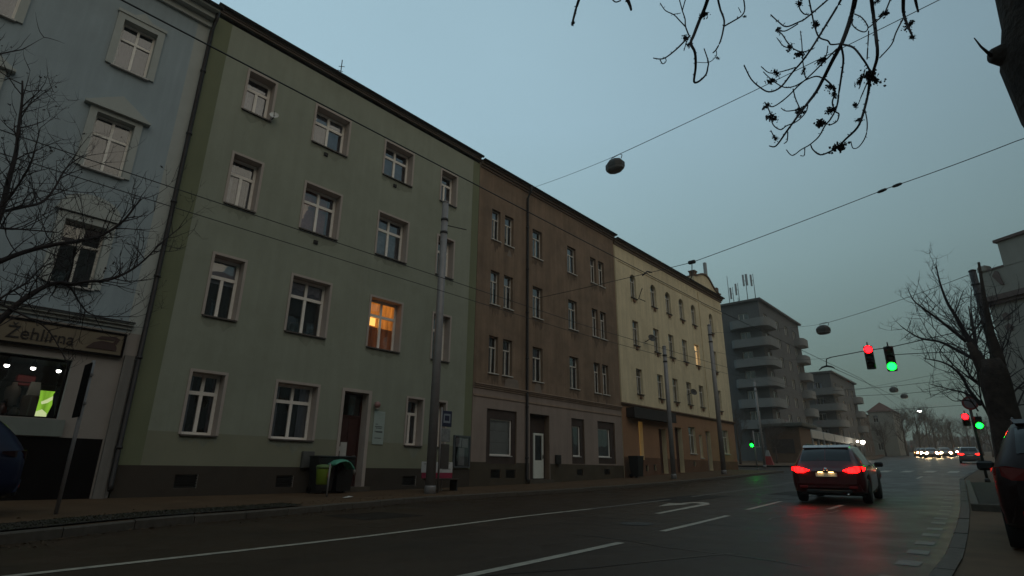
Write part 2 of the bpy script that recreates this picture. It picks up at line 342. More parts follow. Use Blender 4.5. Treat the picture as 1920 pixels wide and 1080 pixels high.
# traced limbs of the street trees: (x, y, z, radius)
OVERHEAD = [[(-0.368, 5.429, 5.43, 0.0249), (-0.436, 5.67, 5.471, 0.0241), (-0.494, 5.573, 5.229, 0.0219), (-0.564, 5.339, 4.873, 0.0193), (-0.666, 5.376, 4.763, 0.0178), (-0.791, 5.538, 4.718, 0.0166), (-0.86, 5.436, 4.533, 0.0146), (-0.894, 5.087, 4.215, 0.0121), (-0.922, 4.766, 3.925, 0.0099), (-1.026, 4.72, 3.781, 0.0083), (-1.215, 5.092, 3.897, 0.0073), (-1.295, 5.182, 3.974, 0.0058)], [(-0.243, 5.183, 5.152, 0.0165), (-0.268, 5.294, 4.974, 0.0158), (-0.266, 4.941, 4.507, 0.0139), (-0.282, 4.891, 4.296, 0.0129), (-0.348, 5.164, 4.352, 0.0128), (-0.41, 5.419, 4.428, 0.0127), (-0.464, 5.569, 4.377, 0.0121), (-0.509, 5.368, 4.089, 0.0109), (-0.565, 5.256, 3.898, 0.0099), (-0.708, 5.533, 3.973, 0.0097), (-0.802, 5.693, 4.007, 0.0092), (-0.87, 5.69, 3.983, 0.0084), (-0.925, 5.456, 3.854, 0.0074), (-0.91, 5.068, 3.72, 0.0061), (-0.891, 4.904, 3.679, 0.0052)], [(-0.479, 5.634, 5.666, 0.0123), (-0.583, 5.802, 5.686, 0.0121), (-0.665, 5.337, 5.148, 0.0106), (-0.695, 4.661, 4.476, 0.0088), (-0.775, 4.553, 4.294, 0.0081), (-0.92, 4.825, 4.418, 0.0081), (-1.14, 5.304, 4.652, 0.0084), (-1.301, 5.5, 4.794, 0.0082), (-1.366, 5.392, 4.838, 0.0076), (-1.35, 5.095, 4.744, 0.0066), (-1.258, 4.595, 4.54, 0.0055)], [(-0.593, 5.591, 5.671, 0.0093), (-0.682, 5.337, 5.401, 0.0085), (-0.746, 4.89, 4.975, 0.0074), (-0.79, 4.765, 4.869, 0.0068), (-0.9, 4.812, 4.92, 0.0065), (-1.0, 5.038, 5.199, 0.0064), (-1.105, 5.251, 5.516, 0.0062)], [(-0.788, 4.739, 4.832, 0.0054), (-0.909, 4.76, 4.837, 0.0055), (-1.021, 4.963, 5.067, 0.0058), (-0.939, 4.769, 4.827, 0.0055), (-0.859, 4.535, 4.519, 0.0052), (-0.803, 4.43, 4.353, 0.005), (-0.745, 4.444, 4.297, 0.005), (-0.699, 4.658, 4.444, 0.0052)], [(-0.692, 4.908, 5.208, 0.007), (-0.717, 5.09, 5.184, 0.0072), (-0.704, 5.013, 4.958, 0.007), (-0.678, 4.946, 4.758, 0.0068), (-0.646, 5.186, 4.861, 0.0071), (-0.633, 5.229, 4.839, 0.0071), (-0.575, 5.344, 4.891, 0.0072)], [(-0.552, 5.333, 4.862, 0.01), (-0.461, 5.163, 4.66, 0.0092), (-0.402, 5.032, 4.425, 0.0085), (-0.381, 5.117, 4.372, 0.0082), (-0.384, 5.28, 4.395, 0.0081)], [(-0.566, 5.332, 4.851, 0.01), (-0.58, 5.419, 4.759, 0.0096), (-0.676, 5.84, 4.86, 0.0097), (-0.745, 6.034, 4.824, 0.0094), (-0.771, 5.877, 4.562, 0.0086), (-0.796, 5.546, 4.252, 0.0076), (-0.815, 5.271, 4.034, 0.0067), (-0.841, 5.051, 3.822, 0.006), (-0.889, 4.869, 3.669, 0.0053), (-0.955, 4.82, 3.621, 0.0048), (-1.068, 4.99, 3.686, 0.0046), (-1.1, 4.949, 3.741, 0.0041)], [(-0.604, 5.313, 4.826, 0.0072), (-0.7, 5.18, 4.655, 0.0068), (-0.819, 5.029, 4.456, 0.0065), (-0.931, 5.038, 4.404, 0.0063), (-1.078, 5.186, 4.429, 0.0063), (-1.242, 5.331, 4.485, 0.0063), (-1.322, 5.425, 4.613, 0.0062)], [(-0.791, 5.538, 4.718, 0.0075), (-0.804, 5.23, 4.563, 0.0067), (-0.859, 5.02, 4.422, 0.0061), (-0.957, 5.045, 4.422, 0.0058), (-1.081, 5.211, 4.566, 0.0057), (-1.181, 5.338, 4.747, 0.0055), (-1.236, 5.317, 4.837, 0.0051), (-1.249, 5.198, 4.836, 0.0046)], [(-0.788, 5.522, 4.716, 0.009), (-0.782, 5.86, 4.835, 0.0089), (-0.774, 6.002, 4.82, 0.0086), (-0.803, 5.883, 4.636, 0.008), (-0.778, 5.774, 4.454, 0.0074), (-0.748, 5.744, 4.388, 0.0069), (-0.759, 5.593, 4.226, 0.0063), (-0.799, 5.411, 4.107, 0.0057)], [(-0.429, 5.617, 5.361, 0.006), (-0.363, 5.413, 5.122, 0.0057), (-0.318, 5.16, 4.807, 0.0054), (-0.344, 5.095, 4.718, 0.0053), (-0.409, 5.295, 4.924, 0.0056), (-0.458, 5.516, 5.175, 0.0059), (-0.449, 5.59, 5.287, 0.006)], [(-0.314, 5.06, 4.684, 0.0053), (-0.328, 4.869, 4.416, 0.0051), (-0.364, 4.966, 4.345, 0.0051)], [(-0.023, 6.032, 5.646, 0.0184), (-0.057, 6.177, 5.564, 0.016), (-0.055, 6.121, 5.385, 0.0131), (-0.038, 5.953, 5.106, 0.01), (-0.03, 5.886, 5.0, 0.0073)], [(-0.077, 6.077, 5.406, 0.0077), (-0.144, 5.584, 4.93, 0.0066), (-0.186, 5.245, 4.587, 0.0057), (-0.276, 4.964, 4.309, 0.0051)], [(0.064, 6.2, 5.718, 0.0156), (0.061, 6.342, 5.69, 0.0127), (0.06, 6.334, 5.605, 0.0094)], [(-0.128, 5.647, 5.362, 0.0073), (-0.193, 5.508, 5.136, 0.0066), (-0.262, 5.23, 4.872, 0.0059), (-0.319, 5.129, 4.769, 0.0054)], [(-0.416, 5.233, 4.432, 0.0054), (-0.481, 5.536, 4.537, 0.005), (-0.537, 5.724, 4.574, 0.0044)], [(-0.444, 5.501, 4.461, 0.0056), (-0.519, 5.668, 4.461, 0.0053), (-0.57, 5.651, 4.357, 0.0048), (-0.617, 5.743, 4.422, 0.0044)], [(-0.497, 5.404, 4.135, 0.0055), (-0.474, 5.107, 3.825, 0.0049), (-0.502, 5.074, 3.687, 0.0046), (-0.598, 5.378, 3.771, 0.0046), (-0.667, 5.559, 3.87, 0.0045), (-0.663, 5.475, 3.901, 0.0042)], [(-0.988, 5.089, 4.43, 0.0057), (-0.978, 5.064, 4.309, 0.0056), (-0.928, 4.914, 4.087, 0.0054)], [(-0.936, 4.882, 4.057, 0.0054), (-1.055, 4.988, 4.156, 0.0049), (-1.131, 5.154, 4.317, 0.0043)], [(-0.862, 4.677, 4.35, 0.0053), (-1.015, 4.948, 4.562, 0.0053), (-1.12, 5.132, 4.716, 0.0052), (-1.207, 5.219, 4.817, 0.0049), (-1.228, 5.06, 4.802, 0.0045)], [(-1.339, 5.443, 4.649, 0.0063), (-1.26, 5.256, 4.382, 0.006), (-1.197, 5.033, 4.097, 0.0057), (-1.1, 4.854, 3.905, 0.0054), (-1.024, 4.748, 3.856, 0.0053), (-0.921, 4.665, 3.811, 0.0051), (-0.884, 4.893, 4.007, 0.0053), (-0.889, 5.079, 4.192, 0.0055)], [(-0.765, 4.86, 5.149, 0.0056), (-0.778, 4.889, 5.109, 0.0056), (-0.754, 4.912, 5.049, 0.0056), (-0.732, 4.999, 5.098, 0.0057)], [(-1.008, 4.69, 3.758, 0.0052), (-1.041, 4.766, 3.72, 0.0046), (-1.092, 4.871, 3.765, 0.004)], [(-1.187, 5.004, 3.899, 0.0056), (-1.221, 5.02, 4.036, 0.0042)], [(-0.927, 4.831, 3.629, 0.0039), (-0.975, 4.997, 3.652, 0.004), (-0.996, 4.959, 3.642, 0.004)], [(-0.831, 4.466, 4.4, 0.0051), (-0.912, 4.608, 4.567, 0.0046), (-0.987, 4.793, 4.821, 0.0042)], [(-0.845, 5.02, 4.432, 0.0055), (-0.841, 4.915, 4.398, 0.0051), (-0.769, 4.528, 4.289, 0.0044), (-0.739, 4.437, 4.366, 0.0041), (-0.76, 4.608, 4.639, 0.0039)], [(-0.649, 5.147, 4.776, 0.0056), (-0.674, 5.137, 4.681, 0.0049), (-0.71, 5.081, 4.597, 0.0042)], [(-2.415, 3.627, 5.371, 0.0146), (-2.496, 3.676, 5.316, 0.0127), (-2.473, 3.571, 5.042, 0.0102)], [(-2.267, 4.315, 5.804, 0.0229), (-2.249, 4.341, 5.724, 0.0171), (-2.233, 4.337, 5.632, 0.0113)], [(-2.459, 4.356, 5.935, 0.0071), (-2.446, 4.402, 5.932, 0.0071), (-2.379, 4.389, 5.9, 0.007)], [(-1.529, 4.694, 5.626, 0.0197), (-1.653, 4.887, 5.686, 0.0193), (-1.722, 4.88, 5.554, 0.018), (-1.734, 4.714, 5.262, 0.0162), (-1.744, 4.629, 5.102, 0.0148), (-1.711, 4.627, 4.963, 0.0135), (-1.804, 4.848, 4.972, 0.0128), (-1.942, 5.126, 5.039, 0.0122), (-1.889, 5.105, 4.992, 0.0108), (-1.718, 4.872, 4.847, 0.009), (-1.62, 4.677, 4.764, 0.0075), (-1.563, 4.545, 4.723, 0.0062), (-1.573, 4.501, 4.851, 0.0051)], [(-1.772, 4.697, 5.26, 0.0099), (-1.79, 4.586, 5.127, 0.0089), (-1.8, 4.374, 4.886, 0.0077), (-1.807, 4.151, 4.655, 0.0066), (-1.81, 4.016, 4.546, 0.0056), (-1.819, 3.894, 4.483, 0.0048)], [(-1.785, 4.704, 5.286, 0.0078), (-1.845, 4.798, 5.501, 0.0074), (-1.877, 4.89, 5.689, 0.007), (-1.9, 4.898, 5.827, 0.0065), (-1.866, 4.756, 5.859, 0.0058)], [(-1.847, 4.791, 5.498, 0.0068), (-1.893, 4.764, 5.592, 0.0063), (-1.907, 4.67, 5.604, 0.0057), (-1.897, 4.437, 5.481, 0.0049), (-1.877, 4.28, 5.445, 0.0043)], [(-1.9, 4.898, 5.827, 0.0059), (-1.842, 4.878, 5.937, 0.0059)], [(-1.908, 4.673, 5.614, 0.0046), (-1.906, 4.846, 5.755, 0.0035)], [(-1.415, 4.601, 5.449, 0.0106), (-1.426, 4.672, 5.362, 0.0099), (-1.38, 4.593, 5.143, 0.009), (-1.352, 4.426, 4.879, 0.0079), (-1.345, 4.289, 4.66, 0.007), (-1.395, 4.298, 4.6, 0.0064), (-1.446, 4.358, 4.634, 0.0059)], [(-1.359, 4.497, 4.985, 0.0071), (-1.325, 4.684, 5.161, 0.007), (-1.318, 4.972, 5.434, 0.0071), (-1.312, 5.104, 5.612, 0.007), (-1.279, 4.992, 5.646, 0.0066)], [(-1.397, 4.301, 4.591, 0.0039), (-1.416, 4.341, 4.569, 0.0036), (-1.562, 4.554, 4.716, 0.0034), (-1.739, 4.733, 4.93, 0.0033)], [(-1.32, 4.977, 5.48, 0.0044), (-1.318, 4.903, 5.492, 0.0033)], [(-1.779, 4.614, 5.139, 0.0054), (-1.794, 4.556, 4.99, 0.0043)], [(-1.743, 4.623, 5.084, 0.0054), (-1.762, 4.606, 5.031, 0.0043)], [(-1.818, 4.031, 4.548, 0.0049), (-1.851, 4.154, 4.603, 0.0047), (-1.835, 4.195, 4.65, 0.0044), (-1.811, 4.134, 4.634, 0.004)]]
TOPS = [0, 1, 2, 3, 5, 13, 15, 16, 31, 32, 33, 34, 40]
CLUSTERS = [(-0.703, 5.064, 5.012, 0.05), (-0.994, 4.923, 5.022, 0.029), (-0.837, 4.477, 4.42, 0.032), (-0.768, 4.439, 4.285, 0.037), (-0.712, 5.055, 4.582, 0.041), (-1.12, 5.132, 4.716, 0.037), (-1.225, 5.365, 4.814, 0.046), (-0.824, 4.79, 4.361, 0.024), (-1.23, 5.16, 4.264, 0.058), (-1.317, 5.391, 4.564, 0.034), (-0.923, 4.871, 4.037, 0.047), (-0.792, 5.894, 4.822, 0.047), (-0.785, 5.989, 4.78, 0.032), (-0.806, 5.722, 4.457, 0.053), (-0.827, 5.153, 4.009, 0.055), (-0.802, 5.693, 4.007, 0.066), (-0.389, 5.348, 4.407, 0.075), (-0.513, 5.617, 4.593, 0.036), (-0.594, 5.705, 4.398, 0.029), (-0.044, 6.105, 5.328, 0.046), (-0.038, 5.904, 5.035, 0.029), (-0.193, 5.508, 5.136, 0.043), (-0.77, 4.858, 5.151, 0.035), (-1.184, 4.983, 3.92, 0.028), (-0.219, 5.331, 5.163, 0.028), (-0.549, 5.317, 4.001, 0.027), (-1.671, 4.887, 5.612, 0.051), (-2.469, 3.583, 5.06, 0.023), (-1.793, 4.632, 5.201, 0.033), (-1.761, 4.613, 5.088, 0.027), (-1.407, 4.349, 4.546, 0.017), (-1.314, 5.069, 5.496, 0.017)]
LEFT_LIMBS = [[(-10.5, 0.44, 3.96, 0.045), (-10.5, 0.48, 4.36, 0.0395), (-10.5, 0.45, 4.9, 0.034), (-10.5, 0.43, 5.38, 0.0285), (-10.5, 0.37, 5.79, 0.023), (-10.5, 0.31, 6.24, 0.0175), (-10.5, 0.24, 6.58, 0.012)], [(-10.5, 0.53, 3.57, 0.04), (-10.44, 0.63, 3.68, 0.0363), (-10.39, 0.85, 3.88, 0.0325), (-10.33, 1.14, 4.07, 0.0288), (-10.28, 1.46, 4.24, 0.025), (-10.22, 1.68, 4.39, 0.0213), (-10.16, 1.87, 4.66, 0.0175), (-10.11, 1.97, 4.94, 0.0138), (-10.05, 2.02, 5.09, 0.01)], [(-10.5, 0.36, 4.29, 0.03), (-10.58, 0.47, 4.44, 0.0263), (-10.65, 0.68, 4.62, 0.0227), (-10.72, 0.9, 4.82, 0.019), (-10.8, 1.0, 5.12, 0.0153), (-10.88, 1.08, 5.56, 0.0117), (-10.95, 1.25, 5.91, 0.008)], [(-10.5, 0.39, 4.15, 0.02), (-10.2, 0.51, 4.09, 0.0157), (-9.9, 0.7, 4.05, 0.0113), (-9.6, 1.07, 4.04, 0.007)], [(-10.5, 0.67, 2.53, 0.045), (-10.49, 0.82, 2.86, 0.0415), (-10.47, 0.96, 3.14, 0.0381), (-10.46, 1.12, 3.37, 0.0346), (-10.45, 1.3, 3.53, 0.0312), (-10.43, 1.49, 3.56, 0.0277), (-10.42, 1.66, 3.64, 0.0243), (-10.4, 1.92, 3.73, 0.0208), (-10.39, 2.16, 3.94, 0.0174), (-10.38, 2.34, 4.2, 0.0139), (-10.36, 2.52, 4.56, 0.0105), (-10.35, 2.76, 4.94, 0.007)], [(-10.5, 1.31, 3.55, 0.02), (-10.65, 1.52, 3.55, 0.0165), (-10.8, 1.71, 3.37, 0.013), (-10.95, 1.96, 3.25, 0.0095), (-11.1, 2.57, 3.38, 0.006)], [(-10.5, 1.44, 3.56, 0.014), (-10.3, 1.42, 3.79, 0.011), (-10.1, 1.37, 3.99, 0.008), (-9.9, 1.35, 4.19, 0.005)], [(-10.5, 0.61, 2.82, 0.02), (-10.73, 0.77, 3.21, 0.0165), (-10.95, 1.02, 3.57, 0.013), (-11.18, 1.18, 3.93, 0.0095), (-11.4, 1.44, 4.17, 0.006)], [(-10.5, 0.35, 4.18, 0.02), (-10.31, 0.48, 4.51, 0.0165), (-10.13, 0.56, 4.83, 0.013), (-9.94, 0.59, 5.12, 0.0095), (-9.75, 0.56, 5.56, 0.006)], [(-10.5, 0.64, 3.14, 0.018), (-10.4, 1.02, 2.97, 0.014), (-10.3, 1.35, 2.78, 0.01), (-10.2, 1.69, 2.27, 0.006)]]
RIGHT_LIMBS = [[(-0.38, 19.3, 3.64, 0.09), (-0.5, 19.3, 4.07, 0.0789), (-0.59, 19.3, 4.39, 0.0677), (-0.67, 19.3, 4.73, 0.0566), (-0.77, 19.3, 5.18, 0.0454), (-0.87, 19.3, 5.58, 0.0343), (-0.92, 19.3, 6.15, 0.0231), (-0.91, 19.3, 6.72, 0.012)], [(-0.66, 19.3, 4.4, 0.05), (-0.91, 19.25, 4.76, 0.042), (-1.14, 19.2, 5.08, 0.034), (-1.36, 19.15, 5.37, 0.026), (-1.58, 19.1, 5.67, 0.018), (-1.65, 19.05, 5.94, 0.01)], [(-0.54, 19.3, 3.85, 0.05), (-0.9, 19.4, 4.2, 0.042), (-1.25, 19.5, 4.51, 0.034), (-1.64, 19.6, 4.67, 0.026), (-1.9, 19.7, 4.91, 0.018), (-2.12, 19.8, 5.19, 0.01)], [(-0.68, 19.3, 2.69, 0.05), (-0.84, 19.15, 3.07, 0.042), (-0.92, 19.0, 3.41, 0.034), (-1.08, 18.85, 3.69, 0.026), (-1.32, 18.7, 3.85, 0.018), (-1.62, 18.55, 3.93, 0.01)], [(-0.66, 19.3, 2.76, 0.035), (-0.94, 19.55, 3.04, 0.026), (-1.31, 19.8, 3.22, 0.017), (-1.74, 20.05, 3.43, 0.008)], [(-0.49, 19.3, 4.13, 0.03), (-0.45, 19.55, 4.58, 0.0245), (-0.44, 19.8, 5.04, 0.019), (-0.38, 20.05, 5.61, 0.0135), (-0.29, 20.3, 6.06, 0.008)], [(-0.57, 19.3, 4.51, 0.025), (-0.33, 19.63, 4.87, 0.019), (-0.15, 19.97, 5.24, 0.013), (-0.08, 20.3, 5.61, 0.007)], [(-1.11, 19.3, 4.42, 0.015), (-1.32, 19.8, 4.27, 0.0105), (-1.31, 20.3, 4.04, 0.006)], [(-0.77, 19.3, 5.17, 0.02), (-0.6, 18.8, 5.37, 0.013), (-0.42, 18.3, 5.58, 0.006)], [(-0.77, 19.3, 2.54, 0.02), (-0.89, 19.13, 2.8, 0.0153), (-1.19, 18.97, 2.8, 0.0107), (-1.31, 18.8, 2.91, 0.006)]]

# ================================================================== the setting: ground, road, pavements
M_GROUND = mat('earth', (0.075, 0.068, 0.055), 0.95, 0.3, 1.2, 0.4, 25)
M_ASPH = mat('asphalt', (0.042, 0.026, 0.0155), 0.44, 0.35, 0.9, 0.30, 220, spec=0.12, dirt=((0.020, 0.016, 0.013), 0.7, 0.35), rvar=0.10)
M_PAVE = mat('pavement_asphalt', (0.105, 0.062, 0.034), 0.8, 0.2, 1.5, 0.3, 160, spec=.2, dirt=((0.06, 0.036, 0.021), 0.6, 0.8))
M_KERB = mat('granite_kerb', (0.095, 0.078, 0.062), 0.75, 0.25, 9, 0.35, 120, spec=.25)
M_PAINT = mat('road_paint', (0.36, 0.31, 0.24), 0.6, 0.2, 6, 0.1, 90, dirt=((0.10, 0.10, 0.095), 0.75, 5.0))
M_PAINT_OLD = mat('worn_road_paint', (0.14, 0.12, 0.10), 0.6, 0.3, 6, 0.1, 90, dirt=((0.07, 0.07, 0.07), 0.9, 4.0))
M_SOIL = mat('soil', (0.035, 0.026, 0.018), 0.95, 0.35, 5, 0.6, 30)
M_GRASS = mat('winter_grass', (0.028, 0.027, 0.011), 0.9, 0.4, 8)

XK = [(-60, -8.6), (-6, -8.7), (1.3, -9.25), (2.3, -10.0), (3.6, -10.7), (5.1, -11.1), (8, -12.2), (11, -13.1), (16, -13.15), (23, -13.0), (33, -12.75), (42.5, -13.0)]
XR = [(-60, -0.55), (0, -0.75), (8.2, -0.92), (12, -1.12), (17, -1.42), (26, -2.05), (35, -2.7), (50, -2.9), (75, -3.2), (100, -5.0), (130, -8.2), (170, -14.0), (240, -27.0), (400, -60)]
XL_FAR = [(56, -14.6), (75, -15.2), (100, -16.6), (130, -20.5), (170, -27.0), (240, -40.0), (400, -75)]

def ys_range(a, b, step):
    n = max(1, int(math.ceil((b - a) / step)))
    return [a + (b - a) * i / n for i in range(n + 1)]

def sheet(name, xl, xr, ys, zoff, m, parent=None, zl=0.0, zr_=0.0, nx=1):
    mb = MB()
    for i in range(len(ys)):
        y = ys[i]; a, b = xl(y), xr(y)
        for k in range(nx + 1):
            t = k / nx
            mb.v.append((lerp(a, b, t), y, gz(y) + zoff + lerp(zl, zr_, t)))
    for i in range(len(ys) - 1):
        for k in range(nx):
            p = i * (nx + 1) + k
            mb.f.append((p, p + 1, p + nx + 2, p + nx + 1)); mb.mi.append(0); mb.sm.append(False)
    return mb.build(name, m, parent)

ground = tag(sheet('ground', lambda y: -420.0, lambda y: 420.0, ys_range(-80, 28, 3) + ys_range(28, 700, 12)[1:], -0.03, M_GROUND), kind='structure')
yroad = ys_range(-60, 4, 4) + ys_range(4, 44, 1)[1:] + ys_range(44, 400, 6)[1:]
def road_l(y):
    if y < 43: return interp(XK, y) - 0.02
    if y < 45.5: return lerp(-13.0, -40.0, (y - 43) / 2.5)
    if y < 54: return -40.0
    if y < 56: return lerp(-40.0, -14.6, (y - 54) / 2)
    return interp(XL_FAR, y)
yroad = sorted(set(yroad + [43, 45.5, 54, 56]))
road = tag(sheet('road', road_l, lambda y: interp(XR, y) + 0.02, yroad, 0.0, M_ASPH, nx=6), kind='structure')

# left pavement up to the corner, with kerb stones one by one
ypv = ys_range(-60, 44.4, 2.0)
def pv_l(y): return -16.7
pavement = tag(sheet('pavement', pv_l, lambda y: interp(XK, y) - 0.15, [y for y in ypv if y <= 43.2], 0.125, M_PAVE, zl=0.05, nx=4), kind='structure')
pav2 = sheet('side_street_corner', lambda y: -40.0, lambda y: -16.4 + 0 * y, ys_range(43.2, 45.0, 0.6), 0.12, M_PAVE, pavement)
def kerb_run(pts, y0, y1, parent, name, side, h=0.13, w=0.15, step=1.0):
    y = y0; n = 0
    rng = random.Random(int(y0 * 7 + 3))
    while y < y1 - 0.05:
        a, b = y + 0.006, min(y + step, y1) - 0.006
        xa, xb = interp(pts, a), interp(pts, b)
        j = rng.uniform(-0.006, 0.006)
        za, zb = gz(a) + h + j, gz(b) + h + j * 0.6
        o = w * side
        mb = MB()
        c = 0.018
        s = 1 if side > 0 else -1
        prof = [(0, -0.2), (0, h - c), (c * s, h), (o, h), (o, -0.2)]
        P = [(xa + px, a, gz(a) + pz + j) for px, pz in prof] + [(xb + px, b, gz(b) + pz + j) for px, pz in prof]
        k = len(prof)
        F = [(i, (i + 1) % k, k + (i + 1) % k, k + i) for i in range(k)] + [tuple(range(k)), tuple(range(2 * k - 1, k - 1, -1))]
        mb.add(P, F)
        mb.build('kerb_stone', M_KERB, parent)
        y += step; n += 1
kerb_run(XK, -4, 43.0, pavement, 'kerb', -1, step=1.0)
# far pavement on the left beyond the side street
pav_far = tag(sheet('pavement_far', lambda y: -60.0, lambda y: interp(XL_FAR, y), ys_range(56, 300, 6), 0.13, M_PAVE), kind='structure')
# right pavement / verge
rp = tag(sheet('pavement_right', lambda y: interp(XR, y) + 0.17, lambda y: 22.0, ys_range(-60, 44, 2) + ys_range(44, 300, 8)[1:], 0.07, M_PAVE, nx=5), kind='structure')
kerb_run(XR, -2, 44, rp, 'kerb', 1, h=0.085, w=0.17, step=1.0)

# grass verge by the left kerb
verge = tag(sheet('grass_verge', lambda y: interp(XK, y) - 1.25, lambda y: interp(XK, y) - 0.22, ys_range(-2, 6.6, 0.8), 0.15, M_SOIL), kind='structure')
rng = random.Random(5)
mb = MB()
for i in range(5200):
    y = rng.uniform(-2, 6.6); x = interp(XK, y) - rng.uniform(0.24, 1.22); z = gz(y) + 0.148
    h = rng.uniform(0.01, 0.03); a = rng.uniform(0, 6.28); dx, dy = math.cos(a) * 0.008, math.sin(a) * 0.008
    lx, ly = rng.uniform(-0.04, 0.04), rng.uniform(-0.04, 0.04)
    mb.add([(x - dx, y - dy, z), (x + dx, y + dy, z), (x + lx, y + ly, z + h)], [(0, 1, 2)])
tag(mb.build('verge_grass', M_GRASS), 'short winter grass on the strip beside the left kerb', 'grass', kind='stuff')

# painted markings (each one a flat marking on the road)
def marking(name, poly, m=M_PAINT, off=0.005, sub=None):
    mb = MB(); mb.add([(x, y, gz(y) + off) for x, y in poly], [tuple(range(len(poly)))])
    return mb.build(name, m, road)
def line_poly(pts, w, m=M_PAINT, off=0.005, name='lane_line'):
    mb = MB()
    for x, y in pts:
        mb.v += [(x - w / 2, y, gz(y) + off), (x + w / 2, y, gz(y) + off)]
    for i in range(len(pts) - 1):
        mb.f.append((2 * i, 2 * i + 1, 2 * i + 3, 2 * i + 2)); mb.mi.append(0); mb.sm.append(False)
    return mb.build(name, m, road)
SOLID = [(-4, -6.3), (1.2, -6.8), (4.6, -7.2), (9.3, -8.0), (13.7, -8.25), (20, -8.6), (34, -8.7)]
line_poly([(interp(SOLID, y), y) for y in ys_range(-4, 12, 1)], 0.125)
line_poly([(interp(SOLID, y), y) for y in ys_range(12, 34, 1)], 0.125, M_PAINT_OLD)
DASH = [(0, -3.75), (4, -4.06), (7.1, -4.35), (8.8, -4.62), (12.5, -5.02), (14.4, -5.3), (18, -5.63), (24, -5.9), (37.8, -6.0)]
for a, b in ((3.4, 7.1), (8.8, 12.5), (14.4, 18.0), (20.5, 23.5), (26, 29), (31.5, 34.5)):
    line_poly([(interp(DASH, y), y) for y in ys_range(a, b, 0.9)], 0.125, name='lane_dash')
for a, b in ((15.9, 17.6), (36.3, 39.2)):
    line_poly([(lerp(-3.9, -4.6, (y - 16) / 22), y) for y in ys_range(a, b, 0.9)], 0.125, name='lane_dash')
# turn arrow: a straight stem and a head hooked back to the left
marking('turn_arrow', [(-6.28, 11.9), (-6.42, 11.9), (-6.80, 15.5), (-6.95, 16.05), (-7.22, 16.2), (-7.42, 15.9), (-7.50, 15.2), (-7.72, 15.2),
                       (-7.38, 13.9), (-7.12, 15.2), (-7.27, 15.2), (-7.24, 15.6), (-7.16, 15.7), (-7.02, 15.55), (-6.66, 15.45)][::-1])
for k in range(7):
    xc = -11.6 + k * 1.25
    marking('crossing_stripe', [(xc, 45.6), (xc + 0.55, 45.6), (xc + 0.5, 48.6), (xc - 0.05, 48.6)])
line_poly([(-6.0, 42.6), (-6.0, 43.1)], 0.01)
marking('stop_line', [(-5.8, 42.2), (-3.0, 42.2), (-3.0, 42.6), (-5.8, 42.6)], M_PAINT_OLD)
y = 6.4
while y < 30:
    x = interp(XR, y) - 0.30
    marking('edge_dash', [(x - 0.11, y), (x + 0.11, y), (interp(XR, y + .42) - 0.30 + 0.11, y + 0.42), (interp(XR, y + .42) - 0.30 - 0.11, y + 0.42)],
            M_PAINT_OLD)
    y += (1.2 if y < 17 else 1.5) * rng.uniform(.9, 1.1)
# asphalt repair patches and a manhole, flush with the carriageway
M_PATCH = mat('asphalt_patch', (0.026, 0.019, 0.014), 0.62, 0.25, 2, 0.3, 200, spec=.10)
for (x0, x1, y0, y1) in ((-8.9, -7.6, 15.6, 19.5), (-7.0, -6.1, 21, 23.5), (-10.9, -9.4, 6.4, 8.0), (-6.2, -5.3, 20.5, 23.0)):
    marking('asphalt_patch', [(x0, y0), (x1, y0 + 0.1), (x1 - 0.1, y1), (x0 + 0.05, y1 - 0.15)], M_PATCH, 0.003)
M_TAR = mat('tar_seam', (.012, .010, .009), .35, .2, 5)
rng = random.Random(77)
for k in range(14):
    x = rng.uniform(-11.5, -2.2); y = rng.uniform(3.5, 30); a = rng.choice([rng.uniform(-.15, .15), rng.uniform(1.2, 1.8)]); pts = []
    for i in range(9):
        pts.append((x, y)); a += rng.uniform(-.3, .3); x += math.sin(a) * .45; y += math.cos(a) * .45
        if not (interp(XK, y) + .5 < x < interp(XR, y) - .5): break
    if len(pts) > 3:
        mb = MB()
        for i, (px_, py_) in enumerate(pts):
            q = pts[min(i + 1, len(pts) - 1)]; pq = pts[max(i - 1, 0)]; d = Vector((q[0] - pq[0], q[1] - pq[1], 0)).normalized(); nx_, ny_ = -d.y * .022, d.x * .022
            mb.v += [(px_ - nx_, py_ - ny_, gz(py_ - ny_) + .004), (px_ + nx_, py_ + ny_, gz(py_ + ny_) + .004)]
        for i in range(len(pts) - 1): mb.f.append((2 * i, 2 * i + 1, 2 * i + 3, 2 * i + 2)); mb.mi.append(0); mb.sm.append(False)
        mb.build('tar_seam', M_TAR, road)
M_IRON = mat('cast_iron', (0.05, 0.045, 0.04), 0.55, 0.3, 20, 0.3, 60, metal=0.6)
marking('manhole_cover', [(-5.55 + 0.31 * math.cos(t * 0.3927), 9.6 + 0.31 * math.sin(t * 0.3927)) for t in range(16)], M_IRON, 0.006)

rng = random.Random(15)
mb = MB()
for i in range(2600):
    y = rng.uniform(-2, 34); x = interp(XK, y) + abs(rng.gauss(0, .28)) + .02 if rng.random() < .6 else interp(XK, y) - .16 - abs(rng.gauss(0, .7))
    z = gz(y) + (.006 if x > interp(XK, y) else .14); s_ = rng.uniform(.012, .035); a = rng.uniform(0, 6.28)
    c_, d_ = math.cos(a) * s_, math.sin(a) * s_
    mb.add([(x - c_, y - d_, z), (x + d_ * .5, y - c_ * .5, z + rng.uniform(0, .02)), (x + c_, y + d_, z + .004), (x - d_ * .5, y + c_ * .5, z + rng.uniform(0, .015))], [(0, 1, 2, 3)])
tag(mb.build('fallen_leaves', mat('dead_leaves', (.09, .055, .03), .9, .4, 9)), 'dead leaves and grit strewn along the left kerb', 'leaves', kind='stuff')

